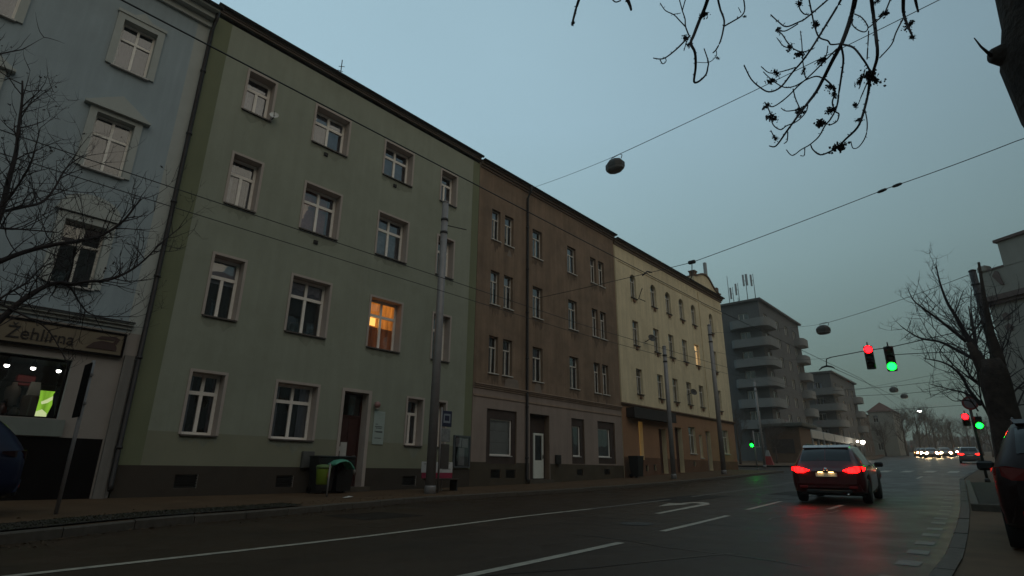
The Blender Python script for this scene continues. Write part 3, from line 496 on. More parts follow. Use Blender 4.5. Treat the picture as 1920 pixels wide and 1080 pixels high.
# ================================================================== buildings
M_FRAME = mat('white_window_frame', (0.84, 0.80, 0.75), 0.5, 0.08, 8)
M_FRAME_OLD = mat('old_window_frame', (0.58, 0.55, 0.50), 0.6, 0.2, 10, dirt=((0.2, 0.18, 0.15), 0.6, 9))
M_FRAME_BR = mat('brown_window_frame', (0.10, 0.06, 0.045), 0.6, 0.2, 10)
M_GLASS = glass_mat('window_glass')
M_DARKROOM = mat('unlit_room', (0.022, 0.020, 0.020), 0.9, 0.4, 1.5)
M_CURT = mat('net_curtain', (0.29, 0.30, 0.37), 0.9, 0.25, 7, 0.5, 20)
M_CURT2 = mat('grey_blind', (0.14, 0.14, 0.19), 0.9, 0.2, 5)
M_BLINDW = mat('white_net', (0.42, 0.43, 0.50), .9, .12, 7)
M_PLANT = mat('sill_plant', (.03, .045, .02), .8, .4, 12)
M_CURTP = mat('pink_curtain', (0.55, 0.25, 0.24), 0.9, 0.2, 6, 0.4, 20)
M_SILL = mat('sheet_metal_sill', (0.10, 0.085, 0.075), 0.5, 0.2, 10, metal=0.3)
M_SILLW = mat('pale_sill', (0.48, 0.46, 0.44), 0.55, 0.15, 10)
M_PIPE = mat('downpipe_metal', (0.035, 0.03, 0.03), 0.5, 0.2, 8, metal=0.3)
M_GUTTER = mat('gutter_metal', (0.03, 0.028, 0.028), 0.5, 0.2, 8, metal=0.4)
M_TILE = mat('roof_tile', (0.12, 0.06, 0.045), 0.8, 0.3, 4, 0.4, 30)
M_VENT = mat('vent_grille', (0.025, 0.022, 0.02), 0.8, 0.2, 10)

def facade_wall(parent, T, u0, u1, z0, z1, ops, mats, mfn, cuts_u=(), cuts_z=(), depth=0.3, back=11.0, reveal_mi=0, name='wall', arches=(), closed=True):
    """a wall with real openings (u0,u1,z0,z1), jambs and a closed box behind it; w is outwards"""
    mb = MB(T)
    us = sorted(set([u0, u1] + [o[0] for o in ops] + [o[1] for o in ops] + [c for c in cuts_u if u0 < c < u1]))
    zs = sorted(set([z0, z1] + [o[2] for o in ops] + [o[3] for o in ops] + [c for c in cuts_z if z0 < c < z1]))
    idx = {}
    def V(i, k):
        if (i, k) not in idx:
            idx[(i, k)] = len(mb.v); mb.v.append(tuple(T(us[i], 0.0, zs[k])))
        return idx[(i, k)]
    for i in range(len(us) - 1):
        for k in range(len(zs) - 1):
            cu, cz = (us[i] + us[i + 1]) / 2, (zs[k] + zs[k + 1]) / 2
            if any(o[0] < cu < o[1] and o[2] < cz < o[3] for o in ops): continue
            mb.f.append((V(i, k), V(i + 1, k), V(i + 1, k + 1), V(i, k + 1))); mb.mi.append(mfn(cu, cz)); mb.sm.append(False)
    for o in ops:
        a, b, c, d = o[:4]; dp = o[4] if len(o) > 4 else depth
        for q in (((a, 0, c), (a, -dp, c), (a, -dp, d), (a, 0, d)), ((b, 0, c), (b, -dp, c), (b, -dp, d), (b, 0, d)),
                  ((a, 0, d), (a, -dp, d), (b, -dp, d), (b, 0, d)), ((a, 0, c), (a, -dp, c), (b, -dp, c), (b, 0, c))):
            mb.quad(*q, mi=reveal_mi)
    for o in arches:                      # fill the top corners of an opening so that its head is round
        a, b, c, d = o[:4]; r = (b - a) / 2; n = 6; mi = mfn((a + b) / 2, d + 0.05)
        for s in (-1, 1):
            cx = (a + b) / 2; ex = a if s < 0 else b
            pts = [(cx + s * r * math.sin(t * math.pi / 2 / n), d - r + r * math.cos(t * math.pi / 2 / n)) for t in range(n + 1)]
            for p, q in zip(pts, pts[1:]):
                mb.add([(ex, 0.001, d), (p[0], 0.001, p[1]), (q[0], 0.001, q[1])], [(0, 1, 2)], mi)
                mb.add([(p[0], 0.001, p[1]), (q[0], 0.001, q[1]), (q[0], -depth, q[1]), (p[0], -depth, p[1])], [(0, 1, 2, 3)], reveal_mi)
    if closed:
        e = [(u0, 0, z0), (u1, 0, z0), (u1, 0, z1), (u0, 0, z1)]; g = [(u, -back, z) for u, _, z in e]
        for i in range(4):
            j = (i + 1) % 4
            mb.quad(e[i], e[j], g[j], g[i], mi=mfn(u0 + 0.01, (z0 + z1) / 2))
        mb.quad(*g, mi=0)
    return mb.build(name, mats, parent)

def make_window(parent, T, u0, u1, z0, z1, recess=0.22, transom=0.68, upper=2, lower=2, fm=None, back=None, sill=None,
                surround=None, sw=0.09, sp=0.025, ft=0.055, name='window', glass=None, sill_out=0.07, lit=None, curt_depth=0.14):
    fm = fm or M_FRAME; back = back or M_DARKROOM; glass = glass or M_GLASS
    w1 = -recess; w0 = -recess - 0.06
    mb = MB(T)
    zt = z0 + (z1 - z0) * transom
    mb.box(u0, u0 + ft, w0, w1, z0, z1); mb.box(u1 - ft, u1, w0, w1, z0, z1)
    mb.box(u0 + ft, u1 - ft, w0, w1 - .003, z1 - ft, z1); mb.box(u0 + ft, u1 - ft, w0, w1 - .003, z0, z0 + ft)
    panes = []
    rows = []
    if upper:
        mb.box(u0 + ft, u1 - ft, w0, w1 + .012, zt - ft * 0.6, zt + ft * 0.6)
        rows = [(z0 + ft, zt - ft * 0.6, lower), (zt + ft * 0.6, z1 - ft, upper)]
    else:
        rows = [(z0 + ft, z1 - ft, lower)]
    for (a, b, n) in rows:
        W = (u1 - u0 - 2 * ft)
        for k in range(n):
            pa, pb = u0 + ft + W * k / n, u0 + ft + W * (k + 1) / n
            if k > 0: pa += ft * 0.55
            if k < n - 1: pb -= ft * 0.55; mb.box(pb, pb + ft * 1.1, w0, w1 + .006, a, b)
            panes.append((pa, pb, a, b))
    wn = mb.build(name, fm, parent)
    rr = random.Random(int((u0 * 31 + z0 * 17) * 100))
    for (a, b, c, d) in panes:
        t1, t2 = rr.uniform(-.006, .006), rr.uniform(-.006, .006)
        p = MB(T)
        p.quad((a, w0 + 0.03 + t1, c), (b, w0 + 0.03 - t1, c), (b, w0 + 0.03 - t1 + t2, d), (a, w0 + 0.03 + t1 + t2, d))
        p.build('pane', glass, wn)
    bk = MB(T)
    q = w0 - curt_depth
    n = 10
    for k in range(n):            # a hanging in soft folds just behind the glass
        a, b = lerp(u0 - .05, u1 + .05, k / n), lerp(u0 - .05, u1 + .05, (k + 1) / n)
        oa, ob = 0.02 * math.sin(k * 2.4 + u0 * 9), 0.02 * math.sin((k + 1) * 2.4 + u0 * 9)
        bk.quad((a, q + oa, z0 - .05), (b, q + ob, z0 - .05), (b, q + ob, z1 + .05), (a, q + oa, z1 + .05))
    bk.build('curtain', lit or back, wn)
    k_ = rr.random()
    if lit is None and z1 - z0 > 1.2:
        if k_ < .30:
            cut = rr.uniform(.25, .7); b_ = MB(T); b_.box(u0 + .02, u1 - .02, w0 - .05, w0 - .04, lerp(z1, z0, cut), z1 - .02); b_.build('roller_blind', rr.choice([M_CURT, M_CURT2, M_BLINDW]), wn)
        elif k_ < .55:
            for sd in (0, 1):
                wdt = (u1 - u0) * rr.uniform(.12, .3); a_ = u0 + .02 if sd == 0 else u1 - .02 - wdt; b_ = MB(T)
                for q_ in range(5):
                    e0, e1 = a_ + wdt * q_ / 5, a_ + wdt * (q_ + 1) / 5; f0, f1 = .02 * (q_ % 2), .02 * ((q_ + 1) % 2)
                    b_.quad((e0, w0 - .06 + f0, z0 + .03), (e1, w0 - .06 + f1, z0 + .03), (e1, w0 - .06 + f1, z1 - .03), (e0, w0 - .06 + f0, z1 - .03))
                b_.build('drape', rr.choice([M_CURT, M_BLINDW, M_CURT2]), wn)
        elif k_ < .65:
            b_ = MB(); c_ = T(lerp(u0, u1, rr.uniform(.3, .7)), w0 - .08, z0 + .06); b_.lathe(c_, [(.05, 0), (.07, .12), (.03, .13), (.11, .2), (.14, .3), (.06, .42)], 9); b_.build('potted_plant', M_PLANT, wn)
    if sill:
        s = MB(T); s.box(u0 - 0.04, u1 + 0.04, -recess + 0.01, sill_out, z0 - 0.045, z0 - 0.004)
        s.build('sill', sill, wn)
    if surround:
        s = MB(T)
        s.box(u0 - sw, u0 - .001, 0.002, sp, z0 - (0 if sill else sw), z1 + sw); s.box(u1 + .001, u1 + sw, 0.002, sp, z0 - (0 if sill else sw), z1 + sw)
        s.box(u0 - .001, u1 + .001, 0.002, sp, z1 + .001, z1 + sw)
        s.build('surround', surround, wn)
    return wn

def TL(u, w, z): return (-16.5 + w, u, z + CZ)      # left row: u runs along the street

def cornice(parent, T, u0, u1, z, m, steps=((0.10, 0.18), (0.22, 0.14), (0.36, 0.10)), gutter=True, name='cornice'):
    mb = MB(T); h = z
    for (w, dz) in reversed(steps):
        mb.box(u0, u1, -0.05, w, h - dz, h - 0.001); h -= dz
    o = mb.build(name, m, parent)
    if gutter:
        g = MB(T)
        w = steps[-1][0]
        prof = [(w - 0.02, z + 0.01), (w + 0.01, z - 0.04), (w + 0.06, z - 0.05), (w + 0.10, z + 0.0), (w + 0.11, z + 0.03), (w + 0.09, z + 0.02), (w + 0.03, z + 0.015)]
        P = [(u0 - .05, a, b) for a, b in prof] + [(u1 + .05, a, b) for a, b in prof]; k = len(prof)
        g.add(P, [(i, (i + 1) % k, k + (i + 1) % k, k + i) for i in range(k)] + [tuple(range(k)), tuple(range(2 * k - 1, k - 1, -1))])
        g.build('gutter', M_GUTTER, o)
    return o
def pitched_roof(parent, T, u0, u1, z, rise=2.6, back=11.0, m=None, over=0.3):
    mb = MB(T)
    mb.add([(u0, over, z), (u1, over, z), (u1, -back / 2, z + rise), (u0, -back / 2, z + rise), (u1, -back, z), (u0, -back, z)],
           [(0, 1, 2, 3), (3, 2, 4, 5), (0, 3, 5), (1, 4, 2)])
    return mb.build('roof', m or M_TILE, parent)
def downpipe(parent, T, u, w, z0, z1, r=0.055):
    mb = MB(); pts = [T(u, w + 0.25, z1), T(u, w + 0.2, z1 - 0.25), T(u, w, z1 - 0.6), T(u, w, z0 + 0.15), T(u, w + .08, z0 + 0.02)]
    mb.tube(pts, r, 10)
    z = z0 + 1.0
    while z < z1 - 0.8:
        c = T(u, w, z); mb.lathe(c, [(r * 1.35, -0.03), (r * 1.35, 0.03)], 10)
        z += 2.2
    return mb.build('downpipe', M_PIPE, parent)

# ---- green house
M_GREEN = mat('sage_green_render', (0.284, 0.300, 0.240), 0.9, 0.07, 0.7, 0.12, 180, streak=0.07, dirt=((0.205, 0.218, 0.165), 0.55, 0.45))
M_GREEN2 = mat('olive_green_render', (0.175, 0.19, 0.115), 0.9, 0.08, 0.8, 0.12, 180, streak=0.05)
M_GREEN3 = mat('dado_green_render', (0.235, 0.235, 0.17), 0.9, 0.08, 0.8, 0.12, 180)
M_PLINTH = mat('dark_plinth', (0.055, 0.042, 0.032), 0.85, 0.2, 1.5, 0.3, 60, dirt=((0.03, 0.025, 0.02), 0.6, 1.5))
M_PINK = mat('pinkish_plaster_trim', (0.42, 0.36, 0.325), 0.85, 0.06, 3)
GY0, GY1, GTOP = 4.12, 15.98, 13.62
gh = thing('green_house', (-16.5, 10, gz(10) + .15), 'sage green four-storey house with dark plinth and one orange-lit window', 'house')
inset = 0.07
def shr(r): return (r[0] + inset, r[1] - inset, r[2] + 0.02, r[3] - inset)
g_rects = {}
C1, C2, C3, C4 = (5.33, 6.33), (7.74, 9.2), (10.72, 12.2), (13.64, 14.64)
for row, (a, b) in zip((4, 3, 2, 1), ((10.82, 12.37), (7.51, 9.28), (4.02, 5.93), (0.77, 2.51))):
    for ci, c in enumerate((C1, C2, C3, C4)):
        if row == 1 and ci == 2: c = (12.66, 13.5)
        if row == 1 and ci == 3: c = (14.0, 14.64)
        g_rects[(row, ci)] = shr((c[0], c[1], a, b))
gdoor = (10.10, 11.04, -0.60, 2.42, 0.42)
vents = [(5.46, 6.01, -0.55, -0.22, 0.12), (8.16, 8.69, -0.57, -0.24, 0.12), (12.73, 13.33, -0.57, -0.26, 0.12)]
def gm(u, z):
    if z < 0.0: return 3
    if u < 4.62 or u > 15.56: return 1
    if z < 0.84: return 2
    return 0
facade_wall(gh, TL, GY0, GY1, -1.1, GTOP, list(g_rects.values()) + [gdoor] + vents, [M_GREEN, M_GREEN2, M_GREEN3, M_PLINTH, M_PINK], gm,
            cuts_u=(4.62, 15.56), cuts_z=(0.0, 0.84), depth=0.40, reveal_mi=4)
lit_orange = emit_mat('lamplit_curtain', (1.0, 0.30, 0.04), 0.60, stripes=9)
backs = {(4, 0): M_CURT, (4, 1): M_CURT2, (4, 2): M_CURT2, (4, 3): M_CURT2, (3, 0): M_CURT2, (3, 1): M_CURTP, (3, 2): M_CURT, (3, 3): M_DARKROOM,
         (2, 0): M_DARKROOM, (2, 1): M_DARKROOM, (2, 3): M_CURT2, (1, 0): M_DARKROOM, (1, 1): M_DARKROOM, (1, 2): M_CURT2, (1, 3): M_DARKROOM}
for (row, ci), r in g_rects.items():
    one = (ci == 0 and row > 1) or ci == 3 or (row == 1 and ci == 2)
    wn = make_window(gh, TL, *r, recess=0.32, ft=.082, transom=0.68, upper=1 if one else 2, lower=2, back=backs.get((row, ci), M_DARKROOM),
                sill=M_SILL, surround=M_PINK, sw=0.075, lit=M_DARKROOM if (row, ci) == (2, 2) else None)
    if (row, ci) == (2, 2):
        wn['label'] = 'window lit orange from inside'
        # the room behind it: a lampshade glow on the curtain's upper part, the lower part a darker panel
        a, b, c, d = r
        e = MB(TL); e.box(a, b, -0.50, -0.49, c + (d - c) * 0.48, d); e.build('lit_curtain', lit_orange, wn)
        e = MB(TL); e.box(a, lerp(a, b, .42), -0.485, -0.475, c + (d - c) * 0.5, c + (d - c) * .66); e.build('lamp_shade', emit_mat('lamp_shade_glow', (1.0, .46, .10), 2.2), wn)
        e = MB(TL); e.box(a, b, -0.51, -0.50, c, c + (d - c) * 0.48); e.build('lower_curtain', emit_mat('dim_lamplit_curtain', (1.0, 0.26, 0.06), 0.07, stripes=9), wn)
M_GSTAIN = mat('rain_stained_green_render', (0.235, 0.247, 0.196), .92, .12, 3, .12, 150, streak=.15)
# vent grilles with slats
for (a, b, c, d, _) in vents:
    v = MB(TL)
    n = 5
    for k in range(n):
        z = lerp(c, d, (k + .3) / n); v.box(a, b, -0.08, -0.03, z, z + 0.03)
    v.box(a, b, -0.115, -0.11, c, d)
    v.build('vent_grille', M_VENT, gh)
for (u, z) in ((8.35, 10.55), (11.35, 10.55), (8.4, 7.2)):
    v = MB(TL); v.box(u - .07, u + .07, 0.0, 0.05, z - .06, z + .06); v.box(u - .05, u + .05, 0.05, 0.055, z - .04, z + .04); v.build('wall_vent', M_VENT, gh)
# door in its recess
M_DOOR = mat('dark_red_brown_door', (0.05, 0.018, 0.015), 0.5, 0.2, 6)
d0 = MB(TL); d0.box(10.10, 10.16, -0.42, -0.34, -0.6, 2.42); d0.box(10.98, 11.04, -0.42, -0.34, -0.6, 2.42); d0.box(10.16, 10.98, -0.42, -0.34, 2.36, 2.42); d0.box(10.16, 10.98, -0.42, -0.345, 1.62, 1.68)
d0.box(10.16, 10.98, -0.41, -0.37, -0.6, 1.62)
for z0_, z1_ in ((-0.45, 0.25), (0.35, 1.5)):
    d0.box(10.24, 10.54, -0.37, -0.355, z0_, z1_); d0.box(10.60, 10.90, -0.37, -0.355, z0_, z1_)
door = d0.build('door', M_DOOR, gh)
p = MB(TL); p.quad((10.16, -0.39, 1.68), (10.98, -0.39, 1.68), (10.98, -0.39, 2.36), (10.16, -0.39, 2.36)); p.build('fanlight', M_GLASS, door)
p = MB(TL); p.box(10.36, 10.60, -0.352, -0.346, 0.15, 0.80); p.box(10.30, 10.45, -0.352, -0.345, .52, .66); p.build('paper_notice', mat('paper', (0.5, 0.5, 0.48), .8, .08, 8), door)
p = MB(TL); p.box(10.88, 10.93, -0.355, -0.30, 0.36, 0.40); p.box(10.80, 10.93, -0.305, -0.29, 0.36, 0.39); p.build('handle', mat('door_handle', (.3, .29, .27), .35, .1, 9, metal=1), door)
p = MB(TL)
p.box(10.0, 10.10, 0.002, 0.03, -0.62, 2.52); p.box(11.04, 11.16, 0.002, 0.03, -0.62, 2.52); p.box(10.10, 11.04, 0.002, 0.03, 2.42, 2.52)
p.build('surround', M_PINK, door)
p = MB(TL); p.box(10.0, 11.2, 0, 0.32, -1.0, -0.58); p.build('doorstep', M_KERB, gh)
# plaque board beside the door: white panel with a crest and lines of print too small to read
M_BOARD = mat('pale_board', (0.36, 0.42, 0.39), 0.5, 0.05, 5)
M_PRINT = mat('faded_print', (0.10, 0.11, 0.11), 0.7, 0.1, 5)
pl = thing('house_board', (-16.46, 11.55, CZ + .75), 'tall pale notice board with rounded top beside the green house door', 'board')
p = MB(TL); p.bevbox(11.32, 11.77, 0.008, 0.03, 0.76, 1.86, 0.008); p.build('panel', M_BOARD, pl)
p = MB(TL)
p.lathe(TL(11.55, 0.031, 1.66), [(0.085, 0), (0.085, 0.004)], 18, 'x'); p.build('crest', M_PRINT, pl)
p = MB(TL); p.box(11.535, 11.565, 0.036, 0.039, 1.60, 1.72); p.box(11.44, 11.66, .0305, .034, 1.735, 1.75); p.build('crest_mark', M_BOARD, pl)
p = MB(TL)
for z, a, b in ((1.42, 11.40, 11.50), (1.34, 11.38, 11.68), (1.29, 11.42, 11.66), (1.18, 11.38, 11.70), (1.155, 11.44, 11.7), (0.96, 11.40, 11.66)):
    p.box(a, b, 0.0305, 0.034, z, z + 0.022)
tag(p.build('print_lines', M_PRINT, pl), kind='stuff')
# small lamp above it
lp = thing('wall_lamp', (-16.4, 11.35, CZ + 2.0), 'small round red-brown wall lamp beside the green house doorway', 'lamp')
p = MB(); c = TL(11.35, 0.12, 2.06); p.lathe(c, [(0.02, 0.12), (0.09, 0.08), (0.11, 0.0), (0.09, -0.06), (0.03, -0.10)], 14); p.build('globe', mat('lamp_globe', (.30, .16, .15), .3, .1, 8), lp)
p = MB(TL); p.box(11.33, 11.37, 0, 0.12, 2.12, 2.16); p.build('bracket', M_PIPE, lp)
p = MB(); p.lathe(TL(11.35, 0.12, 1.94), [(0.06, 0.012), (0.07, 0.0), (0.05, -0.02)], 12); p.build('rim', mat('lamp_rim', (.5, .46, .42), .4, .1, 8), lp)
# notice case at the right end
nb = thing('notice_case', (-16.42, 15.45, CZ + .1), 'dark framed wall notice case with pale posters near the right end of the green house', 'notice case')
p = MB(TL); p.box(15.08, 15.84, 0.005, 0.05, 0.10, 1.20); p.build('backboard', mat('notice_back', (.03, .032, .04), .6, .1, 4), nb)
fr = MB(TL); fr.box(15.03, 15.08, 0.004, 0.09, 0.05, 1.25); fr.box(15.84, 15.89, 0.004, 0.09, 0.05, 1.25); fr.box(15.08, 15.84, 0.004, 0.09, 1.20, 1.25); fr.box(15.08, 15.84, 0.004, 0.088, 0.05, 0.10)
fr.build('frame', mat('notice_frame', (.12, .13, .14), .5, .1, 6, metal=.4), nb)
M_POSTER = mat('pale_poster', (.72, .72, .74), .7, .15, 4)
for (a, b, c, d) in ((15.14, 15.42, .82, 1.16), (15.46, 15.78, .80, 1.14), (15.30, 15.60, .14, .78)):
    p = MB(TL); p.box(a, b, 0.051, 0.055, c, d); p.build('poster', M_POSTER, nb)
p = MB(TL); p.quad((15.08, .07, .1), (15.84, .07, .1), (15.84, .07, 1.2), (15.08, .07, 1.2)); p.build('pane', M_GLASS, nb)
sb = thing('wall_cabinet', (-16.4, 9.0, CZ - .05), 'grey metal meter cabinet on the green house beside the bins', 'cabinet')
p = MB(TL); p.bevbox(8.84, 9.22, .004, .12, -.03, .46, .012); p.build('case', mat('grey_cabinet', (.085, .085, .08), .5, .1, 5), sb)
p = MB(TL); p.box(8.87, 9.19, .121, .127, .0, .43); p.build('door', mat('grey_cabinet_door', (.10, .10, .095), .5, .1, 5), sb)
ds = thing('satellite_dish', (-16.3, 6.3, CZ + 10.8), 'small white satellite dish at the sill of the top left window of the green house', 'satellite dish')
p = MB()
c = Vector(TL(6.32, 0.16, 11.0)); ax = Vector((0.8, -0.4, 0.35)).normalized(); q = ax.to_track_quat('Z', 'Y')
prof = [(0.02, 0.0), (0.07, 0.01), (0.11, 0.022), (0.145, 0.04)]
vs = []; seg = 18
for r, h in prof:
    for k in range(seg):
        t = 2 * math.pi * k / seg; vs.append(tuple(c + q @ Vector((r * math.cos(t), r * math.sin(t), h))))
p.add(vs, [(i * seg + k, i * seg + (k + 1) % seg, (i + 1) * seg + (k + 1) % seg, (i + 1) * seg + k) for i in range(3) for k in range(seg)] + [tuple(range(seg))], smooth=True)
p.build('dish', mat('dish_white', (.6, .6, .58), .5, .05, 5), ds)
p = MB(); p.tube([TL(6.32, 0.0, 10.9), TL(6.32, .15, 10.98)], .015, 6); p.tube([c + ax * .02 - Vector((0, 0, .12)), c + ax * .2], .01, 5); p.build('arm', M_PIPE, ds)
cornice(gh, TL, GY0, GY1, 13.95, mat('green_house_cornice', (0.20, 0.16, 0.135), 0.85, 0.1, 3), steps=((0.05, 0.06), (0.09, 0.06), (0.14, 0.05)))
pitched_roof(gh, TL, GY0, GY1, 13.98, over=.15)
ta = thing('roof_aerial', (-17.2, 8.9, CZ + 14), 'thin dark aerial standing on the edge of the green house roof', 'aerial')
p = MB(); b = Vector((-16.9, 8.72, CZ + 14.0)); p.tube([b, b + Vector((0, 0, 1.1))], .018, 6); p.tube([b + Vector((-.02, -.1, .75)), b + Vector((.02, .12, .85))], .012, 5)
p.tube([b + Vector((-.0, -.14, .55)), b + Vector((.0, .08, .6))], .012, 5); p.build('mast', M_PIPE, ta)

# ---- brown house
M_BROWN = mat('grimy_brown_render', (0.228, 0.158, 0.110), 0.92, 0.20, 0.8, 0.3, 90, streak=0.22, dirt=((0.115, 0.082, 0.060), 0.6, 0.7))
M_BROWNG = mat('grey_ground_floor_render', (0.285, 0.225, 0.195), 0.9, 0.1, 1.0, 0.15, 120, streak=0.12)
M_BROWNP = mat('brown_house_plinth', (0.07, 0.054, 0.036), 0.9, 0.2, 1.5, 0.3, 60)
M_BRDARK = mat('dark_shopfront', (0.055, 0.036, 0.030), 0.7, 0.2, 4)
bh = thing('brown_house', (-16.5, 21.8, gz(22) + .15), 'grimy brown four-storey house with grey ground floor and dark shopfronts', 'house')
b_rects = []
BW = ((16.88, 17.46), (17.77, 18.39), (19.84, 20.60), (22.77, 23.56), (24.97, 25.56), (25.80, 26.40))
for (a, b) in ((10.13, 11.66), (7.02, 8.60), (3.94, 5.56)):
    for c in BW: b_rects.append((c[0], c[1], a, b))
b_shop = (16.86, 18.74, 0.22, 2.43, .10); b_door = (19.64, 21.06, -0.42, 2.44, .3); b_w3 = (22.82, 23.92, .3, 2.46, .10); b_w4 = (25.13, 26.80, .34, 2.48, .10)
bv = [(17.17, 17.78, -.34, .0, .12), (18.08, 18.72, -.34, .0, .12), (23.2, 23.75, -.22, .05, .12), (25.6, 26.2, -.18, .09, .12)]
def bm_(u, z):
    if z < 0.28 and not (19.6 < u < 21.1): return 2
    return 1 if z < 3.2 else 0
facade_wall(bh, TL, 16.0, 27.56, -1.1, 13.75, b_rects + [b_shop, b_door, b_w3, b_w4] + bv, [M_BROWN, M_BROWNG, M_BROWNP, M_BRDARK], bm_, cuts_z=(0.28, 3.2), cuts_u=(19.6, 21.1), depth=.24, reveal_mi=0)
for i, r in enumerate(b_rects):
    two = (r[1] - r[0]) > .7
    rr = random.Random(i * 13 + 5)
    make_window(bh, TL, *r, recess=0.15, transom=0.70, upper=1, lower=2 if two else 2, fm=M_FRAME_OLD, back=rr.choice([M_DARKROOM, M_CURT2, M_CURT, M_DARKROOM]), sill=M_FRAME_OLD, sill_out=.06, ft=.05)
def sill_stain(parent, r, m, seed, L=1.0):
    """ragged run of soot below a sill"""
    rg = random.Random(seed); a, b, c, _ = r[:4]; n = 9; top = c - .05; p = MB(TL)
    lo = [top - L * rg.uniform(.15, 1.0) * (1 - .5 * abs(2 * k / n - 1)) for k in range(n + 1)]
    for k in range(n):
        u0_, u1_ = lerp(a - .06, b + .06, k / n), lerp(a - .06, b + .06, (k + 1) / n)
        p.quad((u0_, .0035, lo[k]), (u1_, .0035, lo[k + 1]), (u1_, .0035, top), (u0_, .0035, top))
    p.build('soot_stain', m, parent)
M_SOOT = mat('sooty_brown_render', (0.150, 0.104, 0.074), .93, .25, 3, .3, 90, streak=.3)
for i, r in enumerate(b_rects): sill_stain(bh, r, M_SOOT, i + 300, .75)
for o, name, win, fm in ((b_shop, 'shopfront', (17.14, 18.50, .56, 2.04), M_FRAME), (b_w3, 'shopfront', (22.98, 23.64, .66, 2.1), M_FRAME), (b_w4, 'shopfront', (25.18, 26.4, .68, 2.12), M_FRAME)):
    a, b, c, d, dp = o
    p = MB(TL)
    x0, x1, y0, y1 = win
    p.box(a, b, -dp - .02, -dp + .03, c, y0); p.box(a, b, -dp - .02, -dp + .03, y1, d); p.box(a, x0, -dp - .02, -dp + .03, y0, y1); p.box(x1, b, -dp - .02, -dp + .03, y0, y1)
    sf = p.build(name, M_BRDARK, bh)
    t = .05
    p = MB(TL); p.box(x0, x0 + t, -dp - .1, -dp - .03, y0, y1); p.box(x1 - t, x1, -dp - .1, -dp - .03, y0, y1); p.box(x0 + t, x1 - t, -dp - .1, -dp - .035, y0, y0 + t); p.box(x0 + t, x1 - t, -dp - .1, -dp - .035, y1 - t, y1)
    p.build('window_frame', fm, sf)
    p = MB(TL); p.quad((x0, -dp - .06, y0), (x1, -dp - .06, y0), (x1, -dp - .06, y1), (x0, -dp - .06, y1)); p.build('pane', M_GLASS, sf)
    bk = M_CURT2 if o is not b_shop else mat('white_blind', (.80, .82, .80), .8, .06, 3)
    if o is b_shop:
        p = MB(TL)
        for k in range(3):
            p.box(x0, x1, -dp - .16, -dp - .15 + .004 * k, lerp(y0, y1, (0, .36, .68)[k]), lerp(y0, y1, (.355, .675, 1)[k]))
        p.build('blind', bk, sf)
    else:
        p = MB(TL); p.box(x0 - .05, x1 + .05, -dp - .5, -dp - .48, y0 - .05, y1 + .05); p.build('interior', mat('dim_interior', (.05, .035, .032), .9, .4, 2), sf)
    p = MB(TL); p.box(x0 - .02, x1 + .02, -dp - .03, -dp + .07, y0 - .04, y0 - .003); p.build('sill', M_SILLW, sf)
# entrance: recessed with a white half-glazed door
p = MB(TL); p.box(19.64, 21.06, -.32, -.3, 1.66, 2.44); p.box(19.64, 20.18, -.32, -.29, -.42, 1.66); p.box(20.94, 21.06, -.32, -.29, -.42, 1.66)
p.build('entrance_panel', M_BRDARK, bh)
p = MB(TL)
x0, x1, y0, y1 = 20.20, 20.92, -.36, 1.62
p.box(x0, x0 + .11, -.3, -.25, y0, y1); p.box(x1 - .11, x1, -.3, -.25, y0, y1); p.box(x0 + .11, x1 - .11, -.3, -.252, y1 - .1, y1); p.box(x0 + .11, x1 - .11, -.3, -.252, y0, .42)
bd = p.build('door', mat('white_door', (.66, .68, .63), .5, .06, 6), bh)
p = MB(TL); p.quad((x0 + .11, -.275, .42), (x1 - .11, -.275, .42), (x1 - .11, -.275, y1 - .1), (x0 + .11, -.275, y1 - .1)); p.build('pane', M_GLASS, bd)
p = MB(TL); p.box(x0 + .1, x1 - .1, -.36, -.35, .4, y1); p.build('dark_hall', M_DARKROOM, bd)
p = MB(TL); p.box(x1 - .08, x1 - .05, -.25, -.20, .5, .66); p.build('handle', MATS['door_handle'], bd)
p = MB(TL); p.box(19.5, 21.2, -.3, .14, -1.0, -.40); p.build('doorstep', M_KERB, bh)
for (a, b, c, d, _) in bv:
    v = MB(TL)
    for k in range(4):
        z = lerp(c, d, (k + .3) / 4); v.box(a, b, -.08, -.03, z, z + .03)
    v.box(a, b, -.115, -.11, c, d); v.build('vent_grille', M_VENT, bh)
M_CORN = mat('brown_house_moulding', (0.30, 0.22, 0.17), 0.9, 0.12, 2, streak=.15)
cornice(bh, TL, 16.02, 27.54, 3.42, M_CORN, steps=((.04, .08), (.09, .07), (.14, .05)), gutter=False, name='string_course')
p = MB(TL); p.box(16.02, 27.54, .0, .035, 2.88, 2.96); p.build('string_moulding', M_CORN, bh)
cornice(bh, TL, 16.02, 27.54, 13.78, mat('brown_house_cornice', (0.17, 0.12, 0.09), .9, .12, 2), steps=((.06, .10), (.14, .10), (.24, .08)))
pitched_roof(bh, TL, 16.0, 27.55, 13.8, over=.2)
downpipe(bh, TL, 19.36, .08, -.5, 13.7, .06)
